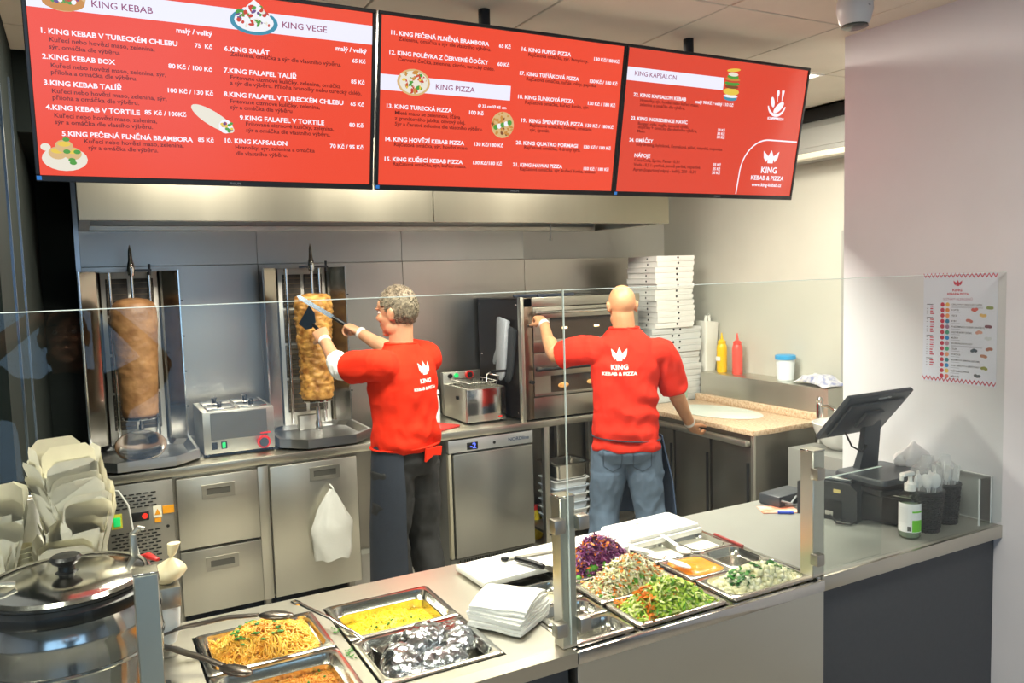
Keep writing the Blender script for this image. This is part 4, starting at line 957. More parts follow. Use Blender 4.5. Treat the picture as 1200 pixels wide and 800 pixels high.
# ---------------------------------------------------------------- food
def surf_h(u, v, peak, edge, p=1.6):
    r = min(1.0, (abs(u)**2.4+abs(v)**2.4)**(1/2.4)); return edge+(peak-edge)*(1-r**p)
def shred_t(L, w, bend, n=3):
    vs = []; fs = []
    for i in range(n+1):
        f = i/n-.5; vs += [(f*L, -w/2, bend*(1-4*f*f)), (f*L, w/2, bend*(1-4*f*f)+.0006)]
    for i in range(n): a = 2*i; fs.append((a, a+1, a+3, a+2))
    return vs, fs
def grain_t(L, w):
    return [(-L/2, 0, 0), (L/2, 0, 0), (0, w/2, 0), (0, -w/2, 0), (0, 0, w/2), (0, 0, -w/2)], [(0, 2, 4), (2, 1, 4), (1, 3, 4), (3, 0, 4), (2, 0, 5), (1, 2, 5), (3, 1, 5), (0, 3, 5)]
def cube_t(L):
    q = L/2; return [(x, y, z) for x in (-q, q) for y in (-q, q) for z in (-q, q)], [(0, 1, 3, 2), (4, 6, 7, 5), (0, 4, 5, 1), (2, 3, 7, 6), (0, 2, 6, 4), (1, 5, 7, 3)]
def heap(name, label, x0, x1, y0, y1, edge, peak, temps, mats, seed, power=1.6, rough=.004, tilt=.5, lift=.004, inset=.02):
    """a mound with scattered bits; temps: (template, material index, count, region(u,v)->bool or None)"""
    rnd = random.Random(seed); cx, cy = (x0+x1)/2, (y0+y1)/2; w, d = (x1-x0)/2-inset, (y1-y0)/2-inset
    V = []; F = []; MI = []; n = 26
    def H(u, v): return surf_h(u, v, peak, edge, power)+rough*mnoise.noise(Vector((u*4+seed, v*4, 1)))*2
    for j in range(n+1):
        for i in range(n+1):
            u, v = i/n*2-1, j/n*2-1; V.append((u*w, v*d, H(u, v)))
    for j in range(n):
        for i in range(n): a = j*(n+1)+i; F.append((a, a+1, a+n+2, a+n+1)); MI.append(0)
    for tmp in temps:
        tp, mi, cnt, reg = tmp[:4]; up_ = tmp[4] if len(tmp) > 4 else 0.0
        tv, tf = tp; k = 0; tries = 0
        while k < cnt and tries < cnt*30:
            tries += 1; u, v = rnd.uniform(-1, 1), rnd.uniform(-1, 1)
            if reg and not reg(u, v): continue
            k += 1; z = H(u, v)+rnd.uniform(-.002, lift)+up_
            R = Matrix.Rotation(rnd.uniform(0, 2*PI), 3, 'Z') @ Matrix.Rotation(rnd.gauss(0, tilt), 3, 'X') @ Matrix.Rotation(rnd.gauss(0, tilt), 3, 'Y'); s = rnd.uniform(.7, 1.3)
            bI = len(V)
            for q in tv: p = R @ (Vector(q)*s); V.append((u*w+p.x, v*d+p.y, z+p.z))
            for f in tf: F.append(tuple(i+bI for i in f)); MI.append(mi if not isinstance(mi, tuple) else rnd.choice(mi))
    # MI for tuple choice must be one per bit; acceptable mix
    me = bpy.data.meshes.new(name); me.from_pydata(V, [], F); me.polygons.foreach_set('material_index', MI)
    o = finish(name, me, mats, None, (cx, cy, FZ), smooth=180)
    tag(o, label, 'food', kind='stuff'); return o
HERB = M('herb_green', '#3f8a2c', .6); CARROT = M('carrot_orange', '#fb8a1e', .5, var=.15, vscale=30); CUKE = M('cucumber_green', '#5aa23a', .45, var=.2, vscale=40)
# noodles
NOOD = M('noodle_gold', '#e89c1c', .38, col2='#f8c64e', vscale=25, sss=.05)
rnd = random.Random(11); b = MB(); w_, d_ = .129, .10
nn = 22
def NH(u, v): return surf_h(u, v, .05, -.006, 2.0)
for j in range(nn):
    for i in range(nn):
        q = [((i+a)/nn*2-1, (j+c)/nn*2-1) for a, c in ((0, 0), (1, 0), (1, 1), (0, 1))]; b.quad(*[(u*w_, v*d_, NH(u, v)-.006) for u, v in q])
for k in range(330):
    u, v, a = rnd.uniform(-.95, .95), rnd.uniform(-.95, .95), rnd.uniform(0, 2*PI); pts = []; cur = rnd.uniform(-.5, .5)
    for s in range(rnd.randint(9, 18)):
        u += math.cos(a)*.05; v += math.sin(a)*.065; a += cur+rnd.uniform(-.3, .3)
        if abs(u) > .98 or abs(v) > .98: a += PI*.6; u = max(-.98, min(.98, u)); v = max(-.98, min(.98, v))
        pts.append((u*w_, v*d_, NH(u, v)+rnd.uniform(-.003, .006)))
    b.tube(pts, .0027, 5)
b.mi = 1
for k in range(26):
    u, v = rnd.uniform(-.8, .8), rnd.uniform(-.7, .9)
    for q in range(3): b.sphere((u*w_+rnd.uniform(-.006, .006), v*d_+rnd.uniform(-.006, .006), NH(u, v)+.008), .0038, 6, (1.3, .9, .5))
tag(b.build('noodles', [NOOD, HERB], None, (.3715, 2.129, FZ), smooth=180), 'golden fried noodles with green herbs heaped in the left pan', 'food', kind='stuff')
RICE_Y = M('yellow_rice', '#f4cd10', .5, col2='#fbe140', vscale=60); RICE_O = M('orange_rice', '#cf7d18', .5, col2='#eaa83e', vscale=60)
heap('yellow_rice', 'yellow rice with chopped herbs in the second well', .566, .884, 2.006, 2.258, -.05, -.008, [(grain_t(.008, .003), 0, 2600, None), (grain_t(.010, .006), 1, 90, lambda u, v: v < -.1 and u > -.5)], [RICE_Y, HERB], 2, inset=.027)
heap('orange_rice', 'orange fried rice in the pan at the bottom edge', .214, .529, 1.738, 1.996, -.04, -.005, [(grain_t(.008, .003), 0, 2200, None), (grain_t(.01, .007), 1, 26, None)], [RICE_O, HERB], 3, inset=.027)
RC = [M('red_cabbage', '#7d3672', .42, var=.2, vscale=40), M('red_cabbage_dark', '#5a2458', .42), M('red_cabbage_pale', '#a8689a', .42), CARROT, HERB, CUKE]
heap('red_cabbage_salad', 'purple shredded red cabbage heaped with orange carrot on top', *C2, *R3, -.01, .088, [(shred_t(.03, .004, .006), 0, 900, None), (shred_t(.03, .004, .006), 1, 500, None), (shred_t(.028, .003, .006), 2, 260, None), (shred_t(.026, .005, .004), 3, 220, lambda u, v: (u*u+v*v) < .3 or (u < -.5 and v < .3)), (grain_t(.008, .004), 4, 50, lambda u, v: (u*u+v*v) < .2), (cube_t(.014), 5, 26, lambda u, v: v < -.75 and u < .3)], RC, 4, 1.5, .006, .6, .012)
WC = [M('white_cabbage', '#f3ecc0', .45, var=.08, vscale=40), M('white_cabbage_bright', '#fbf8e0', .45), M('white_cabbage_green', '#dbe8a0', .45), CARROT, HERB, CUKE]
heap('white_cabbage_salad', 'pale shredded white cabbage heap with carrot bits', *C2, *R2, -.01, .078, [(shred_t(.028, .004, .006), 0, 900, None), (shred_t(.028, .004, .006), 1, 600, None), (shred_t(.024, .004, .005), 2, 260, None), (shred_t(.022, .006, .004), 3, 200, None, .004), (shred_t(.03, .007, .004), 3, 120, lambda u, v: v > .1 and u > -.2, .006), (grain_t(.009, .005), 4, 40, None), (cube_t(.013), 5, 22, lambda u, v: v < -.6)], WC, 5, 1.4, .006, .6, .012)
GC = [M('lettuce', '#bfdc4c', .45, var=.15, vscale=40), M('lettuce_pale', '#e6ec9c', .45), M('lettuce_dark', '#78b838', .45), CARROT, HERB, CUKE]
heap('green_salad', 'light green shredded lettuce heap with carrot streaks at the front', *C2, *R1, -.01, .062, [(shred_t(.026, .005, .006), 0, 850, None), (shred_t(.026, .005, .006), 1, 650, None), (shred_t(.024, .005, .005), 2, 380, None), (shred_t(.03, .007, .004), 3, 200, lambda u, v: abs(u+.55-.2*v) < .13 or (v > .5), .007), (cube_t(.013), 5, 50, lambda u, v: v > .35), (shred_t(.016, .004, .003), 3, 30, None)], GC, 6, 1.5, .006, .6, .012)
HC = [M('herb_salad_cream', '#e3e0b6', .5, var=.05, vscale=40), M('herb_salad_pale', '#eeecd0', .5), HERB, M('herb_dark', '#2c6e2a', .6)]
heap('herb_salad', 'creamy white salad sprinkled with green herbs at the front right', *C34, *R1, -.02, .03, [(cube_t(.014), 0, 420, None), (cube_t(.012), 1, 420, None), (shred_t(.018, .010, .003, 2), 2, 190, lambda u, v: (v > -.35 and u > -.1 and mnoise.noise(Vector((u*3, v*3, 4))) > -.05) or (abs(u+.5) < .22 and abs(v+.1) < .5), .007), (shred_t(.018, .010, .003, 2), 3, 130, lambda u, v: (v > -.3 and u > -.1 and mnoise.noise(Vector((u*3, v*3, 4))) > -.05) or (abs(u+.5) < .2 and abs(v) < .4), .007)], HC, 7, 1.8, .004, .35, .014)
def sauce(name, label, x0, x1, y0, y1, z, mat, amp=.004, inset=.03, peak=0):
    b = MB(); n = 14; cx, cy = (x0+x1)/2, (y0+y1)/2; w, d = (x1-x0)/2-inset, (y1-y0)/2-inset; rs = []
    for k in range(9):
        f = 1-k/9; rs.append([(p[0]*1, p[1]*1, z+peak*(1-f*f)+amp*mnoise.noise(Vector((p[0]*22+cx*9, p[1]*22, f*2)))*min(1, k/2)) for p in rrect(2*w*f, 2*d*f, .028*f, 5)])
    b.rings(rs, cap0=False); o = b.build(name, mat, None, (cx, cy, FZ), smooth=180); tag(o, label, 'sauce')
WS = M('garlic_sauce', '#f1efe2', .3, sss=.05); OS = M('chilli_sauce', '#f08a16', .25, col2='#f6a232', vscale=18)
sauce('white_sauce', 'white sauce in the pan nearer the red cabbage', *C3, *R3, -.014, WS, inset=.017); sauce('white_sauce', 'white sauce in the far right corner pan', *C4, *R3, -.014, WS, inset=.017)
sauce('orange_sauce', 'thick orange sauce with swirls in a square pan', *C3, *R2, .003, OS, .008, .013, .01)
sauce('cream_sauce', 'cream coloured sauce behind the napkins', *C1, 1.93, 2.09, -.03, M('cream_sauce', '#e8e3bf', .3), inset=.02)
OLV = M('olive_black', '#1d1a18', .2)
for k in range(14):
    b = MB(); b.sphere((0, 0, 0), .009, 10, (1.25, 1, 1)); rr_ = random.Random(k)
    tag(b.build('black_olive', OLV, None, (1.154+(k % 5-2)*.02+rr_.uniform(-.004, .004), 1.865+(k//5-1)*.02+rr_.uniform(-.004, .004), FZ-.078), (0, 0, rr_.uniform(0, 3)), smooth=180), 'black olive in the small pan behind the middle post', 'olive', 'olives in the small pan')
# foil potatoes
FOIL = M('crumpled_foil', '#b0b4ba', .2, 1.0, bump=.5, bscale=100)
def foil(x, y, z, L, w, rz, label, seed):
    b = MB(); n, m = 40, 30; rs = []
    for i in range(m+1):
        f = i/m; t_ = f*2-1; r = w*math.sqrt(max(.0, 1-abs(t_)**2.3))+.003; ring = []
        for k in range(n):
            a = 2*PI*k/n; p = Vector((t_*L, r*math.cos(a), r*.8*math.sin(a)))
            q = p*55+Vector((seed*7, 0, 0)); dsp = 1+.12*mnoise.noise(q)+.10*abs(mnoise.noise(q*2.1))+.05*mnoise.noise(q*4.5)
            ring.append((p.x*(1+.03*mnoise.noise(q)), p.y*dsp, p.z*dsp))
        rs.append(ring)
    b.rings(rs); o = b.build('foil_potato', FOIL, None, (x, y, z), (0, 0, rz), smooth=22); o.scale = (1.15, 1.15, 1.1); tag(o, label, 'potato', 'foil wrapped potatoes')
foil(.655, 1.86, .885, .07, .042, 1.2, 'foil wrapped potato at the left of the pan', 1); foil(.735, 1.925, .895, .072, .042, .6, 'foil wrapped potato at the back middle of the pan', 2)
foil(.745, 1.815, .882, .062, .038, -.1, 'foil wrapped potato lying at the front middle', 3); foil(.81, 1.875, .892, .066, .04, 1.0, 'foil wrapped potato at the right of the pan', 4); foil(.83, 1.95, .88, .05, .034, .3, 'foil wrapped potato in the back right corner', 5); foil(.66, 1.78, .875, .042, .026, .5, 'small foil wrapped piece in the front left corner', 6)
# serving spoon in the yellow rice
t = thing('serving_spoon', 'steel serving spoon with hooked handle lying in the yellow rice', 'spoon', (.5, 2.235, .905))
b = MB(); b.tube([(-.004, .012, .032), (0, 0, .03), (.045, -.12, .026), (.09, -.21, .006), (.13, -.265, -.028)], [.006, .007, .0065, .006, .006], 8, flat=.5); b.tube([(-.005, .006, .03), (-.02, .018, .032), (-.024, .03, .033), (-.012, .036, .033), (-.002, .02, .032)], .0035, 6); b.build('handle', STEEL_P, t)
b = MB(); b.lathe([(.0, -.012), (.02, -.010), (.032, 0), (.030, .001), (.018, -.007), (.0, -.009)], c=(.15, -.285, -.022), seg=20, cap0=False, cap1=False, sx=.8, sy=1.25); b.build('bowl', STEEL_P, t)
# tongs in the noodles
t = thing('serving_tongs', 'dark steel tongs gripping the noodles', 'tongs', (.085, 2.17, .955)); TG = M('tongs_steel', '#5d564f', .3, 1.0)
b = MB(); b.tube([(0, 0, .0), (.06, -.09, .006), (.12, -.2, .012), (.155, -.25, .006)], [.011, .012, .012, .01], 8, flat=.35); b.build('arm', TG, t)
b = MB(); b.tube([(0, 0.01, .0), (.09, -.0, .016), (.2, -.03, .03), (.27, -.07, .035)], [.011, .012, .012, .01], 8, flat=.35); b.build('arm', TG, t)
b = MB(); b.sphere((.178, -.285, .004), .03, 12, (.75, 1.6, .3), Matrix.Rotation(.65, 3, 'Z')); b.build('scoop', TG, t)
b = MB(); b.sphere((.31, -.1, .036), .03, 12, (1.6, .75, .3), Matrix.Rotation(-.6, 3, 'Z')); b.build('scoop', TG, t)
b = MB(); b.lathe([(.012, -.012), (.012, .014)], c=(0, .004, 0), seg=12); b.build('hinge', STEEL_D, t)
# white serving tools
WT = M('tool_white', '#eceff0', .3)
t = thing('plastic_spoon', 'white plastic spoon lying across the white sauce pan', 'spoon', (1.735, 2.29, .93))
b = MB(); b.tube([(-.02, .02, .012), (0, 0, .012), (.0, -.1, .002), (-.004, -.2, -.012)], [.006, .009, .008, .008], 8, flat=.5); b.build('handle', WT, t)
b = MB(); b.sphere((-.006, -.235, -.018), .024, 12, (.8, 1.4, .35)); b.build('bowl', WT, t)
t = thing('plastic_spoon', 'white plastic spoon dipped in the orange sauce', 'spoon', (1.55, 2.11, .925))
b = MB(); b.tube([(0, 0, .012), (.03, -.05, .012), (.055, -.11, .004)], [.012, .011, .009], 8, flat=.5); b.build('handle', WT, t)
b = MB(); b.sphere((.066, -.17, -.002), .028, 12, (.5, 1.7, .25), Matrix.Rotation(.15, 3, 'Z')); b.build('bowl', WT, t)
tag(MB().tube([(1.9385, 2.135, .9065), (1.9325, 1.99, .9065)], .0055, 8).build('red_marker', M('marker_red', '#8e2a26', .4)), 'thin dark red stick lying along the salad counter edge', 'marker')
# cutting board, cloth, spatula
b = MB(); b.box(-.45, .45, -.095, .095, 0, .02, .006); tag(b.build('white_cutting_board', M('board_white', '#ecebe6', .4), None, (1.463, 2.245, .9055), (0, 0, .05)), 'long white plastic cutting board behind the salads', 'cutting board')
b = MB(); b.rings([[(p[0]*(1+.02*math.sin(p[1]*40)), p[1], z) for p in rrect(.32*s, .17*s, .012)] for (s, z) in ((1, 0), (1.005, .003), (.995, .006), (1, .009), (.98, .012))]); tag(b.build('folded_cloth', M('cloth_white', '#f0efea', .8, bump=.2, bscale=60), None, (1.75, 2.262, .9265), (0, 0, .045)), 'folded white cloth on the right end of the cutting board', 'cloth')
t = thing('palette_knife', 'black handled steel palette knife on the white cutting board', 'knife', (1.17, 2.245, .927))
b = MB(); b.tube([(.012, -.02, .012), (.04, -.09, .012), (.05, -.13, .011)], [.009, .0105, .009], 8); b.build('handle', BLACK, t)
b = MB(); b.rings([[(p[0]+.06, p[1]-.18, z) for p in rrect(.026, .11, .01)] for z in (.010, .0115)]); b.build('blade', STEEL_P, t)
t = thing('small_knife', 'thin dark knife lying along the white cutting board', 'knife', (1.16, 2.26, .927), -.12)
b = MB(); b.lathe([(.0, .001), (.012, .001), (.014, .005), (.012, .009), (0, .009)], seg=16, cap0=False, cap1=False); b.build('grip_end', BLACK, t)
b = MB(); b.box(.014, .2, -.008, .008, .002, .006, .001, 1); b.build('blade', STEEL_D, t)
# napkins
NAP = M('napkin_white', '#f1f1ee', .85, bump=.25, bscale=50); rnd = random.Random(21)
for k in range(9):
    b = MB(); n = 10; P = [[((i/n-.5)*.165, (j/n-.5)*.165, .004*mnoise.noise(Vector((i*.3+k*.15, j*.3, 2)))+.012*((i/n-.5)**2)*4*(-1 if k > 4 else .2)) for i in range(n+1)] for j in range(n+1)]
    for j in range(n):
        for i in range(n): b.quad(P[j][i], P[j][i+1], P[j+1][i+1], P[j+1][i])
    bmesh.ops.remove_doubles(b.bm, verts=b.bm.verts, dist=1e-6); bmesh.ops.solidify(b.bm, geom=b.bm.faces[:], thickness=-.0062)
    tag(b.build('paper_napkin', NAP, None, (.985+rnd.uniform(-.004, .004)+k*.0015, 1.90+rnd.uniform(-.004, .004)+k*.004, .903+k*.0072), (0, 0, .55+rnd.uniform(-.06, .06)+(.12 if k > 5 else 0))), 'topmost white paper napkin of the pile beside the glass post' if k == 8 else 'white paper napkin inside the folded pile beside the glass post', 'napkin', 'napkins in the pile')
# ---------------------------------------------------------------- soup kettle
t = thing('soup_kettle', 'large polished steel soup kettle with black rim and hinged lid', 'kettle', (-.06, 1.893, FZ))
KS = M('kettle_steel', '#c2c2c4', .16, 1.0, var=.05, vscale=4, rvar=.04)
b = MB(); b.lathe([(.135, 0), (.145, .01), (.165, .08), (.176, .16), (.178, .22), (.176, .255), (.179, .26), (.179, .268), (.172, .285), (.166, .305), (.16, .31)], seg=56); b.build('body', KS, t)
b = MB(); b.lathe([(.155, .30), (.170, .302), (.176, .312), (.174, .325), (.158, .33), (.15, .322)], seg=56, cap0=False, cap1=False); b.build('rim', BLACK, t)
b = MB(); b.lathe([(.156, .328), (.158, .336), (.145, .345), (.1, .352), (.04, .356), (.0, .357)], seg=56, cap0=False, cap1=False); ld_ = b.build('lid', STEEL_P, t)
b = MB(); b.lathe([(.157, .334), (.16, .340), (.155, .347), (.148, .345)], seg=56, cap0=False, cap1=False); b.build('lid_edge', STEEL_P, ld_)
b = MB(); b.lathe([(.026, .354), (.016, .36), (.015, .37), (.026, .378), (.031, .386), (.026, .392), (.0, .394)], seg=24, cap0=False, cap1=False); b.build('lid_knob', BLACK, ld_)
b = MB(); b.lathe([(.1795, .2), (.181, .204), (.1795, .208)], seg=56, cap0=False, cap1=False); b.build('band', STEEL_P, t)
b = MB(); b.box(-.175, -.13, -.05, -.02, .33, .35, .005); b.tube([(-.15, -.035, .35), (-.12, -.03, .365), (-.09, -.03, .36)], .006); b.build('hinge', STEEL_D, t)
b = MB(); b.box(.125, .14, .06, .09, .32, .395, .004); b.tube([(.13, .075, .39), (.145, .075, .405), (.155, .075, .4)], .006); b.build('bracket', STEEL_D, t)
b = MB(); b.tube([(.13, .11, .325), (.16, .1, .33), (.18, .07, .325)], [.006, .012, .006], 8, flat=.6); b.build('red_handle', RED_P, t)
b = MB(); b.box(.12, .19, -.2, .06, 0, .05, .01); b.build('control_foot', BLACK, t)
# ---------------------------------------------------------------- food boxes
BOXW = M('box_card_white', '#f0eddd', .7, var=.03, vscale=30); BOXI = M('box_card_inside', '#d8cf9f', .7)
def food_box_meshes(fl):
    b = MB(); bw, tw, hh = .036, .058, .105
    B = [(-bw, -bw, 0), (bw, -bw, 0), (bw, bw, 0), (-bw, bw, 0)]; T = [(-tw, -tw, hh), (tw, -tw, hh), (tw, tw, hh), (-tw, tw, hh)]
    for i in range(4): j = (i+1) % 4; b.quad(B[i], B[j], T[j], T[i])
    b.face(B); bmesh.ops.remove_doubles(b.bm, verts=b.bm.verts, dist=1e-5); bmesh.ops.recalc_face_normals(b.bm, faces=b.bm.faces); bmesh.ops.solidify(b.bm, geom=b.bm.faces[:], thickness=.0012)
    m1 = bpy.data.meshes.new('carton'); b.bm.to_mesh(m1); fm = []
    for i in range(4):
        b = MB(); a, c = Vector(T[i]), Vector(T[(i+1) % 4]); mid = (a+c)/2; out = Vector((mid.x, mid.y, 0)).normalized(); e = out*fl[i][0]+Vector((0, 0, fl[i][1])); cc = .18
        b.face([a, c, c+e*.72-(c-a)*.02, c+e-(c-a)*cc, a+e+(c-a)*cc, a+e*.72+(c-a)*.02]); bmesh.ops.solidify(b.bm, geom=b.bm.faces[:], thickness=.0012)
        m = bpy.data.meshes.new('flap'); b.bm.to_mesh(m); fm.append(m)
    for m in [m1]+fm: m.materials.append(BOXW)
    return m1, fm
BXA = food_box_meshes([(.012, .05), (.016, .06), (.01, .055), (.015, .045)]); BXB = food_box_meshes([(.006, .07), (.018, .05), (.008, .07), (.004, .062)])
def box_stack(x, y, n, dz, label, top, seed, sc=1.0):
    rnd = random.Random(seed); z = FZ+.001
    for k in range(n):
        t = thing('food_box', top if k == n-1 else label, 'food box', (x+rnd.uniform(-.003, .003)+.012*math.sin(k*.5), y+rnd.uniform(-.003, .003), z+k*dz), rnd.uniform(-.12, .12)+(.35 if k > n*.6 else 0), 'open food boxes nested in stacks'); t.scale = (sc,)*3
        m1, fm = (BXB if k % 3 == 0 or k == n-1 else BXA)
        for nm, m in [('carton', m1)]+[('flap', f) for f in fm]: o = bpy.data.objects.new(nm, m); COL.objects.link(o); o.parent = t
box_stack(-.05, 2.235, 24, .0172, 'open white card food box nested in the tall stack behind the kettle', 'topmost open card food box of the tall stack behind the kettle', 1, 1.02)
box_stack(-.245, 2.25, 18, .0178, 'white card food box nested in the stack at the left picture edge', 'topmost card food box of the stack at the left picture edge', 2, 1.1)
t = thing('paper_towel_roll', 'white paper towel roll standing between the two box stacks', 'paper roll', (-.142, 2.33, FZ+.001))
b = MB(); b.lathe([(.012, .0), (.026, 0), (.028, .004), (.028, .42), (.026, .424), (.012, .424), (.012, .0)], seg=24, cap0=False, cap1=False); b.build('roll', M('towel_white', '#ecebe6', .9, bump=.2, bscale=80), t)
b = MB(); b.lathe([(.0105, .002), (.0118, .002), (.0118, .42), (.0105, .42)], seg=16); b.build('core', M('core_brown', '#a58c6a', .9), t)
for k in range(9):
    b = MB(); b.lathe([(.018, 0), (.024, .05), (.0255, .052), (.0245, .054), (.0225, .05), (.017, .004)], seg=18)
    tag(b.build('paper_bowl', M('bowl_cream', '#d9d3b4', .7), None, (-.162, 2.262, FZ+.17+k*.0125)), 'topmost small paper cup of the nested pile beside the towel roll' if k == 8 else 'small cream paper cup nested in the pile beside the towel roll', 'cup', 'paper cups in the pile')
b = MB(); b.box(-.021, .021, -.021, .021, 0, .168, .004); tag(b.build('cup_stand', WHITE_P, None, (-.162, 2.262, FZ+.001)), 'small white block carrying the pile of paper cups', 'stand')
# bag of bread on a small bracket stand by the left post
t = thing('side_stand', 'small steel stand with white tub behind the left glass post', 'stand', (.145, 2.2, FZ))
b = MB(); b.box(-.03, .035, -.04, .04, .13, .185, .004); b.build('holder', STEEL_D, t)
b = MB(); b.lathe([(.02, .03), (.032, .07), (.036, .13)], seg=20); b.build('white_tub', M('tub_bluewhite', '#d7dfe6', .4), t)
b = MB(); b.lathe([(.03, 0), (.03, .006), (.012, .008), (.012, .035)], seg=16); b.build('foot', STEEL_D, t)
b = MB(); rs = []
for k in range(12):
    f = k/11; r = (.042*math.sin(PI*min(1, f*1.35+.12)) if f < .65 else .008+.008*((f-.65)/.35)); rs.append([(.012*f*2+r*math.cos(2*PI*i/18)*(1+.2*mnoise.noise(Vector((i*.9, f*5, 2)))), r*math.sin(2*PI*i/18)*(1+.2*mnoise.noise(Vector((i*.9, f*5, 9)))), f*.1) for i in range(18)])
b.rings(rs); tag(b.build('bread_bag', M('bag_cream', '#e6d9b4', .35, bump=.4, bscale=40), None, (.150, 2.2, FZ+.186), smooth=60), 'knotted plastic bag of cream coloured dough on the small stand', 'bag')
# chopped herb crumbs
for (x, y) in ((.548, 1.93), (.552, 2.10), (.549, 1.97)):
    b = MB(); rr_ = random.Random(int(x*y*1e4))
    for q in range(9): b.sphere((rr_.uniform(-.012, .012), rr_.uniform(-.02, .02), .002), .0028, 6, (1.6, .8, .4), Matrix.Rotation(rr_.uniform(0, 3), 3, 'Z'))
    tag(b.build('herb_crumbs', HERB, None, (x, y, FZ)), 'green herb crumbs spilled on the steel strip between the wells', 'herbs', 'spilled herb crumbs', 'stuff')

# ================================================================ TILL CORNER
PR = math.atan2(-.34, .11)   # the devices stand slightly turned
ang = PR+PI/2
t = thing('receipt_printer', 'black receipt printer with open cable bay beside the right glass post', 'printer', (2.385, 2.165, .901), ang)
def loc_box(b, x0, x1, y0, y1, z0, z1, bev=.004): b.box(x0, x1, y0, y1, z0, z1, bev)
PRB = M('printer_black', '#2a2d31', .4, var=.05, vscale=40)
b = MB(); b.prism([(-.225, 0), (-.0, 0), (.0, .125), (-.03, .142), (-.2, .142), (-.225, .12)], .0, .17, ax='x'); b.build('body', PRB, t, smooth=20)
b = MB(); b.box(-.004, .0, -.17, -.06, .01, .075, .002); b.build('cable_bay', BLACK_M, t)
b = MB(); b.box(.02, .15, -.2, -.03, .142, .15, .003); b.build('lid', DGREY, t)
b = MB(); b.box(-.006, -.002, -.14, -.11, .018, .035); b.build('socket', STEEL_P, t)
b = MB(); b.box(-.0025, -.0005, -.165, -.14, .105, .118); b.build('rating_label', M('label_gold', '#d8c37a', .5), t)
b = MB(); b.box(.03, .13, -.19, -.12, .151, .1535); b.build('paper_slip', WHITE_P, t)
t = thing('cash_box', 'black steel cash box under the till screen', 'cash box', (2.50, 1.985, .901), ang)
b = MB(); b.box(0, .3, -.19, .0, .006, .115, .004); b.build('body', M('drawer_black', '#1d1f22', .45), t)
b = MB(); b.box(-.006, 0, -.185, -.005, .01, .105, .002); b.build('drawer_front', BLACK, t)
b = MB(); b.box(-.008, .0, -.19, -.0, .115, .118); b.build('light_edge', STEEL_P, t)
for (x, y) in ((.02, -.02), (.28, -.02), (.02, -.17), (.28, -.17)): b = MB(); b.lathe([(.01, 0), (.01, .008)], c=(x, y, 0), seg=8); b.build('foot', BLACK, t)
tag(MB().tube([(2.395, 2.02, .93), (2.39, 1.985, .908), (2.42, 1.95, .906), (2.45, 1.955, .907), (2.46, 1.985, .906), (2.43, 2.0, .907)], .004, 6).build('till_cable', BLACK), 'black cable curling out of the receipt printer', 'cable')
t = thing('till_terminal', 'dark grey till terminal seen from behind, tilted screen on a neck', 'till', (2.6, 1.985, 1.06))
b = MB(); b.rings([[(p[0], p[1]-.03, z) for p in rrect(.27*s, .22*s, .02)] for (s, z) in ((1, 0), (1, .012), (.96, .02))]); b.build('base', DGREY, t)
b = MB(); b.rings([[(-.045*s, .03-.02*f, z), (.045*s, .03-.02*f, z), (.045*s, .06-.03*f, z), (-.045*s, .06-.03*f, z)] for (s, f, z) in ((1.15, 0, .018), (1.0, .5, .08), (.95, 1, .2), (.95, 1.2, .25))]); b.build('neck', DGREY, t, smooth=20)
b = MB(); RX = Matrix.Rotation(.70, 3, 'X'); b.box(-.175, .175, 0, .02, 0, .222, .006); b.box(-.15, .15, -.012, .0, .02, .19, .008); b.box(-.05, .05, -.026, -.01, .07, .15, .006)
P0 = Vector((-.055, .07, .147))
for v in b.bm.verts: v.co = RX @ v.co+P0
sc_ = b.build('screen_back', DGREY, t)
text_obj('maker_lettering', [('dotykačka', -.01, .198, .07, .02, .01, 'LEFT')], M('print_white', '#e8e8e8', .5), sc_, lambda p: RX @ Vector((p.x, -.0012, p.y))+P0)
b = MB(); b.box(-.165, .165, .0202, .022, .012, .21)
for v in b.bm.verts: v.co = RX @ v.co+P0
b.build('screen', glow('till_screen', '#b8c8d8', .35), t, smooth=0)
b = MB(); b.tube([(-.13, .05, .2), (-.12, .01, .12), (-.09, -.01, .10), (-.05, .0, .115), (-.03, .03, .11)], .004, 6); b.build('cable', BLACK, t)
b = MB(); b.box(-.14, .12, -.14, -.04, -.034, -.012, .004); tag(b.build('card_reader', BLACK, None, (2.64, 1.97, 1.052), (0, 0, -.25)), 'flat black keypad tucked under the till base', 'keypad')
t = thing('network_box', 'flat dark device with cables at the back of the cash counter', 'device', (2.455, 2.30, .901), .1)
b = MB(); b.box(-.09, .09, -.05, .05, 0, .045, .006); b.build('body', DGREY, t)
b = MB(); b.tube([(-.08, -.05, .03), (-.05, -.075, .02), (0, -.06, .035), (.05, -.08, .015), (.1, -.055, .03)], .004, 6); b.tube([(-.06, -.055, .012), (.0, -.085, .008), (.08, -.06, .01)], .004, 6); b.build('cables', M('cable_grey', '#9aa0a2', .5), t)
b = MB(); b.box(-.07, .07, -.045, .045, 0, .0025); tag(b.build('leaflet', [M('leaflet_orange', '#f0632c', .5, col2='#fbd2c0', vscale=18)], None, (2.355, 2.235, .901), (0, 0, -.5)), 'orange and white leaflet lying on the cash counter', 'leaflet')
tag(MB().tube([(2.318, 2.20, .906), (2.365, 2.165, .906)], .0055, 8).build('blue_pen', M('pen_blue', '#2f4fc0', .35)), 'blue pen lying on the edge of the orange leaflet', 'pen')
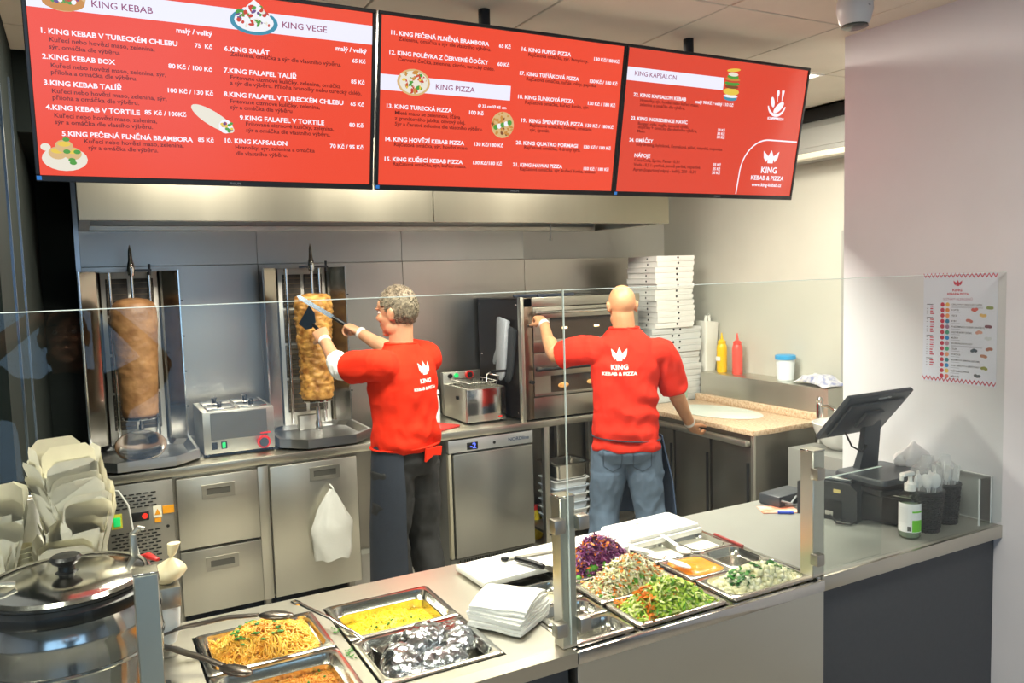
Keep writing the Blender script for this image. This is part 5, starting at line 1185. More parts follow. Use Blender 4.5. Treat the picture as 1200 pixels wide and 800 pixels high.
# crumpled plastic bag behind the till
b = MB(); rs = []
for k in range(10):
    f = k/9; r = .07*math.sin(PI*min(.97, .12+f*.9)); rs.append([(r*1.2*math.cos(2*PI*i/22)*(1+.35*mnoise.noise(Vector((math.cos(2*PI*i/22)*2, math.sin(2*PI*i/22)*2, f*3)))), r*.7*math.sin(2*PI*i/22)*(1+.35*mnoise.noise(Vector((math.cos(2*PI*i/22)*2, 5+math.sin(2*PI*i/22)*2, f*3)))), f*.12) for i in range(22)])
b.rings(rs); tag(b.build('plastic_bag', M('bag_pinkish', '#ddd8da', .3, bump=.5, bscale=30), None, (2.79, 1.965, 1.045), smooth=60), 'crumpled pale plastic bag behind the till terminal', 'bag')
b = MB(); b.box(-.07, .075, -.06, .06, 0, .135, .006); tag(b.build('dark_carton', M('carton_dark', '#26282b', .6), None, (2.787, 1.965, .9015)), 'dark box on the counter under the pale plastic bag', 'box')
# hand sanitiser
t = thing('sanitiser_bottle', 'clear hand sanitiser bottle with green label and white pump', 'bottle', (2.488, 1.762, .901))
b = MB(); b.lathe([(.0, 0), (.03, .0), (.036, .008), (.036, .13), (.03, .152), (.018, .162), (.015, .168)], seg=28, cap0=False); b.build('body', glass_mat('clear_plastic', '#e6efe4', .05, 1.4, 1.0), t)
b = MB(); b.lathe([(.0, .004), (.028, .004), (.033, .01), (.033, .115), (0, .116)], seg=24, cap0=False, cap1=False); b.build('gel', film_mat('gel_clear', '#cfdccb', .45, .1), t)
def arc(r, a0, a1, z0, z1, n=14):
    b = MB(); b.rings([[(r*math.cos(a0+(a1-a0)*i/n), r*math.sin(a0+(a1-a0)*i/n), z) for i in range(n+1)] for z in (z0, z1)], close=False, cap0=False, cap1=False); return b
arc(.0366, math.radians(140), math.radians(228), .025, .125).build('white_label', M('label_pure', '#f0f2f2', .5), t)
arc(.0367, math.radians(228), math.radians(292), .025, .125).build('white_label', MATS['label_pure'], t)
arc(.0369, math.radians(228), math.radians(292), .027, .068).build('green_label', M('label_lime', '#6fd01e', .5), t)
arc(.0369, math.radians(228), math.radians(292), .094, .1).build('green_stripe', MATS['label_lime'], t)
b = MB()
for k in range(8): a = math.radians(205+k*2.2); b.box(.0369*math.cos(a)-.0004, .0369*math.cos(a)+.0004, .0369*math.sin(a)-.0004, .0369*math.sin(a)+.0004, .03, .046)
b.build('bar_code', BLACK, t)
b = MB()
for k in range(7):
    for q in range(5): a = math.radians(160+q*11); b.box(.0369*math.cos(a)-.0025, .0369*math.cos(a)+.0025, .0369*math.sin(a)-.0004, .0369*math.sin(a)+.0004, .06+k*.008, .0615+k*.008)
b.build('small_print', M('print_grey', '#9aa0a0', .6), t)
b = MB(); b.lathe([(.019, .165), (.019, .188), (.012, .192), (.007, .2), (.007, .222)], seg=18); b.box(-.045, .012, -.011, .011, .218, .232, .005); b.box(-.05, -.04, -.006, .006, .205, .226, .003); b.build('pump_head', WHITE_P, t)
# wicker baskets with cutlery
WK = M('wicker_black', '#1c2226', .45, var=.2, vscale=60)
def basket(x, y, label, rt=.053, rb=.039, hh=.145):
    t = thing('wicker_basket', label, 'basket', (x, y, .901), group='cutlery baskets on the cash counter')
    b = MB(); b.lathe([(rb-.004, .002), (rb-.002, .003), (rt-.004, hh-.004), (rt-.007, hh-.004), (rb-.006, .008), (0.001, .007)], seg=28); b.build('liner', BLACK_M, t)
    w = MB(); ns = 24
    for k in range(18):
        z = .005+k*(hh-.012)/17; r = rb+(rt-rb)*z/hh; pts = [(( r+.0022*math.cos(ns/2*a+(k % 2)*PI))*math.cos(a), (r+.0022*math.cos(ns/2*a+(k % 2)*PI))*math.sin(a), z) for a in [2*PI*i/72 for i in range(73)]]
        w.tube(pts, .0036, 5, cap=False)
    w.build('weave', WK, t)
    s = MB()
    for i in range(ns): a = 2*PI*i/ns; s.tube([(rb*math.cos(a), rb*math.sin(a), .0), (rt*math.cos(a), rt*math.sin(a), hh)], .0026, 5)
    s.build('stakes', WK, t)
    b = MB(); b.tube([(rt*math.cos(2*PI*i/40), rt*math.sin(2*PI*i/40), hh) for i in range(41)], .0058, 8, cap=False); b.build('rim', WK, t)
basket(2.60, 1.775, 'black wicker basket of bagged plastic spoons beside the sanitiser'); basket(2.738, 1.80, 'black wicker basket of wrapped white cutlery next to the wall', .05, .04)
FILM = film_mat('clear_film', '#f4f6f8', .26, .1); CUT = M('cutlery_white', '#f1f1ef', .3)
rnd = random.Random(17)
for k in range(7):
    a = k*.9; t = thing('plastic_cutlery', 'white plastic spoon standing in the basket beside the sanitiser', 'spoon', (2.60+.022*math.cos(a), 1.775+.022*math.sin(a), .92), rnd.uniform(0, 3), 'plastic spoons in the basket'); t.rotation_euler = (rnd.uniform(-.16, .16), rnd.uniform(-.16, .16), rnd.uniform(0, 3))
    b = MB(); b.tube([(0, 0, 0), (0, 0, .14)], .0032, 6, flat=.5); b.build('handle', CUT, t)
    b = MB(); b.sphere((0, 0, .165), .019, 12, (.95, .3, 1.45)); b.build('bowl', CUT, t)
for k in range(8):
    a = k*.8; t = thing('plastic_cutlery', 'white plastic fork standing in the basket next to the wall', 'fork', (2.738+.02*math.cos(a), 1.80+.02*math.sin(a), .92), 0, 'plastic forks in the basket'); t.rotation_euler = (rnd.uniform(-.14, .14), rnd.uniform(-.14, .14), rnd.uniform(0, 3))
    b = MB(); b.tube([(0, 0, 0), (0, 0, .14)], .0032, 6, flat=.5); b.build('handle', CUT, t)
    b = MB(); b.box(-.011, .011, -.002, .002, .138, .165, .002)
    for q in range(4): b.box(-.011+q*.0062, -.0075+q*.0062, -.0015, .0015, .163, .195)
    b.build('head', CUT, t)
def film_bag(x, y, r, hh, label, seed):
    b = MB(); rs = []
    for k in range(9):
        f = k/8; rr = r*(.75+.5*math.sin(PI*min(1, f*.8+.1)))*(1 if f < .8 else .55); rs.append([(rr*math.cos(2*PI*i/20)*(1+.3*mnoise.noise(Vector((i*.8, f*4, seed)))), rr*math.sin(2*PI*i/20)*(1+.3*mnoise.noise(Vector((i*.8, f*4, seed+4)))), f*hh) for i in range(20)])
    b.rings(rs, cap0=False, cap1=False); tag(b.build('film_bag', FILM, None, (x, y, 1.0), smooth=50), label, 'bag')
film_bag(2.60, 1.775, .04, .17, 'clear film bag around the plastic spoons', 3); film_bag(2.738, 1.80, .034, .15, 'clear film bag around the wall side forks', 8)

# ---------------------------------------------------------------- allergen poster
PW, PH = .284, .411; py0, pz1 = 1.984, 1.806
t = thing('allergen_poster', 'pale laminated allergen poster with red zigzag borders on the white wall', 'poster', (2.8695, py0, pz1-PH))
b = MB(); b.box(-.0012, 0, -PW, 0, 0, PH); b.build('sheet', M('poster_paper', '#dfe4f2', .25), t, smooth=0)
PRED = M('poster_red', '#c2334d', .5); PBLK = M('poster_black', '#3a3a44', .5); PPK = M('poster_purple', '#a05a80', .5)
def pm(u, v, e=.0016): return Vector((-e, -u*PW, PH*(1-v)))
b = MB(); nz = 18
for (v0, v1) in ((.004, .036), (.958, .99)):
    for k in range(nz*2):
        u0, u1 = k/(nz*2), (k+1)/(nz*2); a, c = (v0, v1) if k % 2 == 0 else (v1, v0); h_ = .008
        b.quad(pm(u0, a-h_), pm(u1, c-h_), pm(u1, c+h_), pm(u0, a+h_))
for poly in CROWN: b.face([pm(.48+px*.12, .088-pz*.055) for px, pz in poly])
b.build('border_and_crown', PRED, t, smooth=0)
MP = lambda p: Vector((-.0016, -p.x, p.y))
text_obj('title_lettering', [('KING', .41*PW, PH*(1-.163), .13*PW, .02, .03, 'LEFT'), ('KEBAB & PIZZA', .34*PW, PH*(1-.195), .29*PW, .012, .03, 'LEFT')], PRED, t, MP)
text_obj('heading_lettering', [('SEZNAM ALERGENŮ', .28*PW, PH*(1-.243), .40*PW, .014, 0, 'LEFT')], PPK, t, MP)
AL = ['OBILOVINY OBSAHUJÍCÍ LEPEK', 'KORÝŠI', 'VEJCE', 'RYBY', 'PODZEMNICE OLEJNÁ (ARAŠÍDY)', 'SÓJOVÉ BOBY (SÓJA)', 'MLÉKO', 'SKOŘÁPKOVÉ PLODY', 'CELER', 'HOŘČICE', 'SEZAMOVÁ SEMENA (SEZAM)', 'OXID SIŘIČITÝ A SIŘIČITANY', 'VLČÍ BOB (LUPINA)', 'MĚKKÝŠI']
rowv = lambda k: .285+k*.0505
text_obj('row_lettering', [(s, .40*PW, PH*(1-rowv(k)-.004), None, .0085, .01, 'LEFT') for k, s in enumerate(AL)], PBLK, t, MP)
CC = [M('dot_%d' % i, c, .5) for i, c in enumerate(('#e8b45a', '#e08a4a', '#e89a5a', '#2f7fa8', '#9a7a98', '#4aa088', '#2f8fd8', '#b88aa0', '#4ab088', '#e8a07a', '#3a8a98', '#2f8fd0', '#e8c05a', '#e07a6a'))]
b = MB()
def disc(b, u, v, r, e): b.face([Vector((-e, -u*PW+r*math.cos(2*PI*i/14), PH*(1-v)+r*math.sin(2*PI*i/14))) for i in range(14)])
for k in range(14): b.mi = 0; disc(b, .275, rowv(k), .0082, .0016); b.mi = k+1; disc(b, .345, rowv(k), .0082, .0016)
b.build('row_dots', [PRED]+CC, t, smooth=0)
b = MB()
for k in range(14):
    for q in range(2 if k in (0, 7) else 1): u0 = .40; b.quad(pm(u0, rowv(k)+.016+q*.008), pm(u0+.12+.3*(k in (0, 7)), rowv(k)+.016+q*.008), pm(u0+.12+.3*(k in (0, 7)), rowv(k)+.019+q*.008), pm(u0, rowv(k)+.019+q*.008))
b.build('small_print', M('poster_grey', '#8f93a6', .5), t, smooth=0)
b = MB(); rnd = random.Random(2); v = .30
for grp, cnt in ((0, 4), (1, 6), (2, 8), (3, 3)):
    b.mi = 1; b.quad(pm(.05, v-.018), pm(.14, v-.018), pm(.14, v-.012), pm(.05, v-.012))
    for k in range(cnt):
        b.mi = 1; b.quad(pm(.05, v), pm(.065, v), pm(.065, v+.005), pm(.05, v+.005)); b.mi = 0; w2 = rnd.choice([.04, .05, .06, .1 if grp == 1 else .05]); b.quad(pm(.1, v-.003), pm(.1+w2, v-.003), pm(.1+w2, v+.008), pm(.1, v+.008)); v += .0225
    v += .032
b.build('dish_list', [PRED, PBLK], t, smooth=0)
FC = [M('pic_%d' % i, c, .5) for i, c in enumerate(('#c8605a', '#8a9a5a', '#d8b06a', '#c87a70', '#7a4a5a', '#d8a090', '#c8d0d8', '#4a5a68', '#a86a58', '#c08a70', '#9aa058', '#6a7078'))]
b = MB()
for k, (x, y) in enumerate(((395, 297), (475, 290), (440, 330), (368, 355), (468, 390), (420, 420), (468, 455), (395, 520), (475, 515), (447, 552), (450, 618), (415, 662))):
    u, v_ = (x-107)/405, (y-95)/(590+.1*(x-107)); b.mi = k
    for q in range(3): ou, ov = (q-1)*.022, rnd.uniform(-.008, .008); b.face([pm(u+ou+.022*math.cos(2*PI*i/10)*1.2, v_+ov+.014*math.sin(2*PI*i/10), .0016+q*.0001) for i in range(10)])
b.build('food_pictures', FC, t, smooth=0)

# ================================================================ PEOPLE
def remeshed(mb, voxel, smooth=4, fac=.5):
    bmesh.ops.recalc_face_normals(mb.bm, faces=mb.bm.faces)
    me = bpy.data.meshes.new('tmp'); mb.bm.to_mesh(me); mb.bm.free()
    ob = bpy.data.objects.new('tmp', me); COL.objects.link(ob)
    m = ob.modifiers.new('r', 'REMESH'); m.mode = 'VOXEL'; m.voxel_size = voxel
    s = ob.modifiers.new('s', 'SMOOTH'); s.iterations = smooth; s.factor = fac
    bpy.context.view_layer.update(); dg = bpy.context.evaluated_depsgraph_get()
    out = bpy.data.meshes.new_from_object(ob.evaluated_get(dg)); bpy.data.objects.remove(ob); bpy.data.meshes.remove(me)
    return out
def folds(me, amp, fr, seed, fn=None):
    nr = [v.normal.copy() for v in me.vertices]
    for v, n in zip(me.vertices, nr):
        p = v.co*fr+Vector((seed, seed*2, 0)); q = mnoise.noise(Vector((p.x, p.y, p.z*.45)))+.5*mnoise.noise(Vector((p.x*2.1, p.y*2.1, p.z*1.6)))
        q = (1-abs(q)*1.9)
        d1 = v.co.x*.75+v.co.y*.3+v.co.z*.9; q += .55*math.sin(d1*42+4*mnoise.noise(v.co*3.5+Vector((seed, 0, 0))))*max(0, mnoise.noise(v.co*4+Vector((0, seed, 3)))+.25)*2
        a = amp*(fn(v.co) if fn else 1); v.co += n*q*a
def place(me, name, mat, root, smooth=180, label=None):
    for v in me.vertices: v.co -= root.location
    return finish(name, me, mat, root, smooth=smooth, label=label)
class Fig:
    def __init__(s, x, y, F, lean=0.0):
        s.F = Vector((F[0], F[1], 0)).normalized(); s.R = Vector((s.F.y, -s.F.x, 0)); s.U = Vector((0, 0, 1)); s.o = Vector((x, y, 0))
    def P(s, r, f, z): return s.o+s.R*r+s.F*f+s.U*z
    def loft(s, mb, sec, n=24, power=2.3):
        rs = []
        for (z, hw, hd, r, f) in sec:
            ring = []
            for k in range(n):
                a = 2*PI*k/n; c, d = math.cos(a), math.sin(a); e = 2/power
                ring.append(s.P(r+hw*math.copysign(abs(c)**e, c), f+hd*math.copysign(abs(d)**e, d), z))
            rs.append(ring)
        mb.rings(rs)
def limb(mb, pts, rad, n=14, sub=5):
    """smooth tapered tube through joints"""
    pts = [Vector(p) for p in pts]; P = []; R_ = []
    for i in range(len(pts)-1):
        a = pts[max(i-1, 0)]; b_ = pts[i]; c = pts[i+1]; d = pts[min(i+2, len(pts)-1)]
        for k in range(sub):
            t = k/sub; q = .35
            m0 = (c-a)*q; m1 = (d-b_)*q; h00 = 2*t**3-3*t*t+1; h10 = t**3-2*t*t+t; h01 = -2*t**3+3*t*t; h11 = t**3-t*t
            P.append(b_*h00+m0*h10+c*h01+m1*h11); R_.append(rad[i]+(rad[i+1]-rad[i])*(3*t*t-2*t**3))
    P.append(pts[-1]); R_.append(rad[-1]); mb.tube(P, R_, n)
def hand(mb, wrist, d, n, side, curl=(.5, .6, .5), thumb=.5, sc=1.0, spread=.03, tfold=.3):
    """d finger direction, n direction the palm faces, side +1/-1 = where the thumb leaves"""
    d = Vector(d).normalized(); n = Vector(n); n = (n-d*n.dot(d)).normalized(); s = d.cross(n)*side; w = Vector(wrist)
    rs = []
    for (l, hw, ht) in ((-.02, .026, .021), (.012, .031, .021), (.045, .041, .018), (.078, .043, .015), (.096, .040, .012)):
        rs.append([w+d*l*sc+s*(hw*math.cos(2*PI*k/14)*sc)+n*(ht*math.sin(2*PI*k/14)*sc) for k in range(14)])
    mb.rings(rs)
    for i, (off, L, r) in enumerate(((.031, .070, .0092), (.0105, .080, .0095), (-.0105, .074, .0092), (-.031, .058, .0082))):
        p = w+(d*(.088-.004*abs(i-1))+s*off)*sc; dd = (d+s*(off*spread*20)).normalized(); pts = [p-dd*.02*sc, p]; rad = [r*sc*1.02, r*sc]; ax = s*side; a = 0
        for k, fr in enumerate((.45, .31, .24)):
            a += curl[k]; c, sn = math.cos(a), math.sin(a); v = (dd*c+n*sn).normalized(); p = p+v*L*fr*sc; pts.append(p); rad.append(r*sc*(.96-.09*k))
        limb(mb, pts, rad, 10, 3); mb.sphere(pts[-1], rad[-1], 10)
    p = w+(d*.022+s*.026+n*.004)*sc; v1 = (d*.62+s*(.75-tfold)+n*(.25+tfold)).normalized(); q1 = p+v1*.045*sc; v2 = (d*.8+s*(.25-tfold)+n*(.3+tfold*thumb)).normalized(); q2 = q1+v2*.032*sc; q3 = q2+v2*.022*sc
    limb(mb, [p-v1*.012, p, q1, q2, q3], [.014*sc, .0145*sc, .0115*sc, .0105*sc, .008*sc], 10, 3); mb.sphere(q3, .0085*sc, 10)
class Head:
    def __init__(s, c, f, up=(0, 0, 1), sc=1.0):
        s.c = Vector(c); s.f = Vector(f).normalized(); u = Vector(up); s.u = (u-s.f*u.dot(s.f)).normalized(); s.r = s.f.cross(s.u); s.k = sc
    def P(s, r, f, u): return s.c+(s.r*r+s.f*f+s.u*u)*s.k
    def M3(s): return Matrix((s.r, s.f, s.u)).transposed()
    def ell(s, mb, r, f, u, a, b_, c, seg=20, tilt=0.0): mb.sphere(s.P(r, f, u), s.k, seg, (a, b_, c), s.M3() @ Matrix.Rotation(tilt, 3, 'X'))
    def build(s, mb):
        s.ell(mb, 0, -.012, .022, .077, .097, .095, 28); s.ell(mb, 0, .022, -.03, .064, .070, .078, 24); s.ell(mb, 0, .035, -.065, .05, .055, .046)
        s.ell(mb, 0, .066, -.098, .026, .022, .02); s.ell(mb, 0, .06, .045, .058, .035, .035)
        for q in (-1, 1):
            s.ell(mb, q*.038, .062, -.022, .026, .022, .026); s.ell(mb, q*.033, .083, .026, .024, .011, .0085); s.ell(mb, q*.05, .0, -.075, .018, .04, .03)
            s.ell(mb, q*.079, -.016, -.006, .011, .021, .033, 14, -.25); s.ell(mb, q*.086, -.024, .006, .007, .015, .022, 12, -.25)
            s.ell(mb, q*.011, .098, -.028, .009, .011, .008, 10)
        mb.tube([s.P(0, .088, .02), s.P(0, .1, -.002), s.P(0, .114, -.022), s.P(0, .108, -.032)], [.0085*s.k, .0095*s.k, .0125*s.k, .009*s.k], 12)
        for (uu, rr) in ((-.056, .007), (-.065, .0078)): mb.tube([s.P(-.024, .078, uu), s.P(-.01, .092, uu+.001), s.P(.01, .092, uu+.001), s.P(.024, .078, uu)], [.004*s.k, rr*s.k, rr*s.k, .004*s.k], 8)
    def details(s, root, lipmat, eyecol):
        for q in (-1, 1):
            b = MB(); b.sphere(s.P(q*.032, .080, .008), .0095*s.k, 14); e = b.build('eye', M('eye_white', '#e9e4de', .2), root, shift=root.location, smooth=180)
            b = MB(); b.sphere(s.P(q*.032, .0868, .008), .0042*s.k, 10); b.build('iris', eyecol, e, shift=root.location, smooth=180)
            b = MB(); b.tube([s.P(q*.018, .095, .03), s.P(q*.035, .094, .035), s.P(q*.052, .08, .03)], [.002, .0035, .002], 6); b.build('eyebrow', M('brow_brown', '#5a4a3c', .8), root, shift=root.location)
        b = MB(); b.tube([s.P(-.022, .083, -.0605), s.P(-.01, .0965, -.06), s.P(.01, .0965, -.06), s.P(.022, .083, -.0605)], [.0015, .003, .003, .0015], 6); b.build('lips', lipmat, root, shift=root.location)
def shirt_print(root, fig, shirt, c, items, crown_, mat, name):
    bm = bmesh.new(); bm.from_mesh(shirt.data); bvh = BVHTree.FromBMesh(bm); off = root.location
    def onto(a, z):
        p = fig.P(c[0]+a, -.6, c[1]+z)-off; h = bvh.ray_cast(p, fig.F)
        q = h[0] if h[0] is not None else p+fig.F*.45
        return q-fig.F*.0022
    text_obj(name, items, mat, root, lambda p: onto(p.x, p.y))
    b = MB(); cx, cz, w, hh = crown_
    for poly in CROWN:
        pp = []
        for (p, q) in zip(poly, poly[1:]+poly[:1]):
            for k in range(4): pp.append((p[0]+(q[0]-p[0])*k/4, p[1]+(q[1]-p[1])*k/4))
        b.face([onto(cx+px*w, cz+pz*hh) for px, pz in pp])
    b.build('crown_print', mat, root, smooth=0); bm.free()
PRINT = M('shirt_print_white', '#f1ece6', .7)
RED_C = M('red_cotton', '#d62a10', .9, var=.06, vscale=12, bump=.25, bscale=40, spec=.2); RED_C2 = M('red_cotton_washed', '#d6301f', .9, var=.06, vscale=12, bump=.25, bscale=40, spec=.2)
SKIN1 = M('skin_light', '#bd8a6a', .5, var=.06, vscale=30, sss=.12); SKIN2 = M('skin_tan', '#c68f68', .45, var=.06, vscale=30, sss=.12)
NAVY = M('apron_navy', '#262d39', .75, var=.08, vscale=30, bump=.15, bscale=90); TROU = M('trousers_black', '#262728', .85, var=.1, vscale=20, bump=.12, bscale=60); JEAN = M('jeans_blue', '#586a7e', .8, var=.14, vscale=9, bump=.25, bscale=90)
GLOVE = film_mat('glove_film', '#f4f0ec', .75, .35)
def arcshell(fig, sec, a0, a1, n=40, thick=.006):
    b = MB(); rs = []
    for (z, hw, hd, r, f) in sec:
        rs.append([fig.P(r+hw*math.sin(a0+(a1-a0)*k/n), f+hd*math.cos(a0+(a1-a0)*k/n), z) for k in range(n+1)])
    b.rings(rs, close=False, cap0=False, cap1=False); bmesh.ops.recalc_face_normals(b.bm, faces=b.bm.faces); bmesh.ops.solidify(b.bm, geom=b.bm.faces[:], thickness=thick); return b
def legs(mb, fig, dims, extra=0.0):
    (hz, lhip, rhip, lk, rk, la, ra) = dims
    for hip, kn, an in ((lhip, lk, la), (rhip, rk, ra)):
        limb(mb, [fig.P(*hip), fig.P((hip[0]*.6+kn[0]*.4), hip[1]*.5+kn[1]*.5, hip[2]*.55+kn[2]*.45), fig.P(*kn), fig.P(kn[0]*.5+an[0]*.5, kn[1]*.5+an[1]*.5-.015, kn[2]*.6+an[2]*.4), fig.P(*an)], [.098+extra, .088+extra, .064+extra*1.3, .062+extra*1.3, .046+extra*2.2], 16)
def shoe(root, fig, an, mat):
    rs = []; c = fig.P(an[0], an[1], 0)
    for (l, hw, h0, h1) in ((-.075, .025, .004, .06), (-.06, .036, .0, .10), (0, .04, 0, .10), (.06, .044, 0, .07), (.13, .045, 0, .05), (.175, .032, .004, .035)):
        rs.append([c+fig.F*l+fig.R*(hw*math.cos(2*PI*k/14))+Vector((0, 0, h0+(h1-h0)*(.5+.5*math.sin(2*PI*k/14)))) for k in range(14)])
    b = MB(); b.rings(rs); b.build('shoe', mat, root, shift=root.location, smooth=60)

# ---- the man carving at the right hand spit
A = Fig(1.405, 3.80, (-.38, .925)); root = thing('person', 'person in red shirt and dark apron carving meat with a long knife', 'person', (1.405, 3.80, 0))
LS, LE, LW = Vector((1.245, 3.70, 1.435)), Vector((1.135, 3.93, 1.405)), Vector((1.118, 4.17, 1.532))
RS, RE, RW = Vector((1.575, 3.895, 1.43)), Vector((1.45, 4.10, 1.462)), Vector((1.352, 4.29, 1.552))
HC_ = Vector((1.392, 3.815, 1.675)); hd = Head(HC_, (-.6, .8, -.06), sc=1.0)
body = MB(); A.loft(body, [(.86, .15, .10, 0, 0), (.98, .155, .105, 0, 0), (1.1, .145, .1, 0, 0), (1.28, .165, .11, 0, 0), (1.4, .17, .095, 0, 0), (1.46, .11, .075, 0, 0), (1.51, .062, .06, 0, 0)])
limb(body, [A.P(0, -.005, 1.47), A.P(0, .0, 1.53), hd.P(0, -.02, -.06), hd.P(0, -.015, 0)], [.07, .061, .06, .055], 16)
hd.build(body)
limb(body, [LS, LE, LW], [.056, .043, .03], 16); limb(body, [RS, RE, RW], [.056, .043, .03], 16)
limb(body, [LE+(LW-LE)*.2, LE+(LW-LE)*.45], [.045, .037], 14); limb(body, [RE+(RW-RE)*.1, RE+(RW-RE)*.45], [.046, .038], 14)
dimsA = (.9, (-.085, 0, .9), (.085, 0, .9), (-.1, .02, .5), (.1, .0, .5), (-.1, -.02, .09), (.11, -.04, .09)); legs(body, A, dimsA)
LHd, RHd = Vector((-.05, .75, .48)), Vector((-.5, .7, .42))
hand(body, LW, LHd, (.35, .35, -.6), 1, (.9, .9, .6), .8, 1.0, .01); hand(body, RW, RHd, (-.25, .35, -.85), -1, (1.0, 1.0, .6), .8, 1.0, .01)
place(remeshed(body, .0048, 3), 'body', SKIN1, root); hd.details(root, M('lips_rose', '#b8766a', .5), M('iris_brown', '#4a3526', .2))
# hair
b = MB(); n, m = 36, 22; rs = []
for i in range(m+1):
    t_ = PI*(.02+.96*i/m); ring = []
    for k in range(n):
        a = 2*PI*k/n; d = Vector((math.sin(t_)*math.cos(a), math.sin(t_)*math.sin(a), math.cos(t_))); q = 1.0+.05*mnoise.noise(d*6)+.05*mnoise.noise(d*17)
        ring.append(hd.P(d.x*.084*q, -.017+d.y*.103*q, .024+d.z*.108*q))
    rs.append(ring)
b.rings(rs)
def keep(co):
    l = co-hd.c; r, f, u = l.dot(hd.r), l.dot(hd.f), l.dot(hd.u)
    if f > .072-.25*max(0, .1-u)*.9: return False
    if f > .02 and u < .045: return False
    if f > -.03 and u < .015: return False
    return u > -.072-.1*(f+.06)
bmesh.ops.delete(b.bm, geom=[f for f in b.bm.faces if not keep(f.calc_center_median())], context='FACES')
b.build('hair', M('hair_grey_brown', '#3f362b', .8, col2='#857964', vscale=70, bump=.8, bscale=160), root, shift=root.location, smooth=180)
b = MB(); rnd = random.Random(8)
for k in range(900):
    d = Vector((rnd.gauss(0, 1), rnd.gauss(0, 1), rnd.gauss(.2, 1))).normalized(); p = hd.P(d.x*.082, -.017+d.y*.101, .024+d.z*.106)
    if not keep(p): continue
    o_ = (p-hd.c).normalized(); dirn = (o_*.6+hd.f*.35+hd.u*.25+Vector((rnd.uniform(-.3, .3),)*3)).normalized(); b.tube([p, p+dirn*.008, p+dirn*.013+hd.f*.004], [.0018, .0014, .0006], 4)
b.build('hair_strands', MATS['hair_grey_brown'], root, shift=root.location, kind='stuff', smooth=180)
# shirt
sh = MB(); A.loft(sh, [(.995, .176, .132, 0, -.005), (1.04, .178, .132, 0, -.01), (1.14, .17, .128, 0, -.005), (1.27, .184, .135, 0, 0), (1.36, .192, .13, 0, 0), (1.425, .178, .115, 0, 0), (1.465, .13, .095, 0, 0), (1.505, .085, .08, 0, 0), (1.525, .076, .074, 0, .003)])
lsl = LS+(LE-LS)*.78; limb(sh, [A.P(-.10, 0, 1.40), LS+Vector((0, 0, -.004)), lsl], [.082, .077, .078], 18); rsl = RS+(RE-RS)*.78; limb(sh, [A.P(.10, 0, 1.41), RS+Vector((0, 0, .005)), rsl], [.085, .082, .076], 18)
sm = remeshed(sh, .007, 5); folds(sm, .0105, 8.5, 2.0, lambda c: .5+.7*max(0, min(1, (1.32-c.z)/.25))); shirt1 = place(sm, 'shirt', RED_C, root)
b = MB(); b.tube([A.P(.08*math.cos(a), .004+.077*math.sin(a), 1.522) for a in [2*PI*i/28 for i in range(29)]], .006, 6, cap=False); b.build('collar', RED_C, root, shift=root.location)
shirt_print(root, A, shirt1, (.03, 1.39), [('KING', -.038, -.062, .076, .034, .03, 'LEFT'), ('KEBAB & PIZZA', -.082, -.097, .164, .022, .03, 'LEFT')], (0, .012, .078, .066), PRINT, 'shirt_lettering')
# white sleeve guard on the left arm
b = MB(); limb(b, [LS+(LE-LS)*.7, LE+Vector((0, 0, .0)), LE+(LW-LE)*.33], [.064, .062, .05], 16, 6); gm = remeshed(b, .006, 3); folds(gm, .004, 26, 5); place(gm, 'sleeve_guard', M('guard_white', '#ecebe8', .7, bump=.3, bscale=60), root)
for W_, H_ in ((LW, LHd), (RW, RHd)):
    d = H_.normalized(); b = MB(); b.tube([W_-d*.016, W_-d*.006, W_+d*.008], [.031, .034, .031], 16, cap=False); b.build('glove_cuff', GLOVE, root, shift=root.location)
# trousers, apron, shoes
tr = MB(); A.loft(tr, [(.86, .16, .115, 0, 0), (.94, .168, .125, 0, -.01), (1.03, .160, .118, 0, 0)]); legs(tr, A, dimsA, .012); tm = remeshed(tr, .009, 4); folds(tm, .009, 10, 3.0, lambda c: 1 if c.z < .75 else .4); place(tm, 'trousers', TROU, root)
apr = arcshell(A, [(1.03, .182, .142, 0, .0), (.95, .19, .15, 0, .0), (.8, .195, .165, 0, .0), (.6, .2, .175, 0, .01), (.42, .205, .18, 0, .01), (.3, .21, .18, 0, .01)], -2.45, 1.75); apr.build('apron', NAVY, root, shift=root.location)
b = MB(); b.tube([A.P(.186*math.sin(a), .0+.146*math.cos(a), 1.01) for a in [2*PI*i/40 for i in range(41)]], .011, 6, cap=False, flat=.35); b.build('apron_strap', RED_C, root, shift=root.location)
b = MB(); b.rings([[A.P(.04+dx, -.15-.012*k, z) for (dx, z) in ((-.05, 1.005), (.06, 1.0), (.05, .955), (.0, .965), (-.055, .94))] for k in (0, 1)]); b.build('apron_knot', RED_C, root, shift=root.location)
for an in (dimsA[5], dimsA[6]): shoe(root, A, an, BLACK)
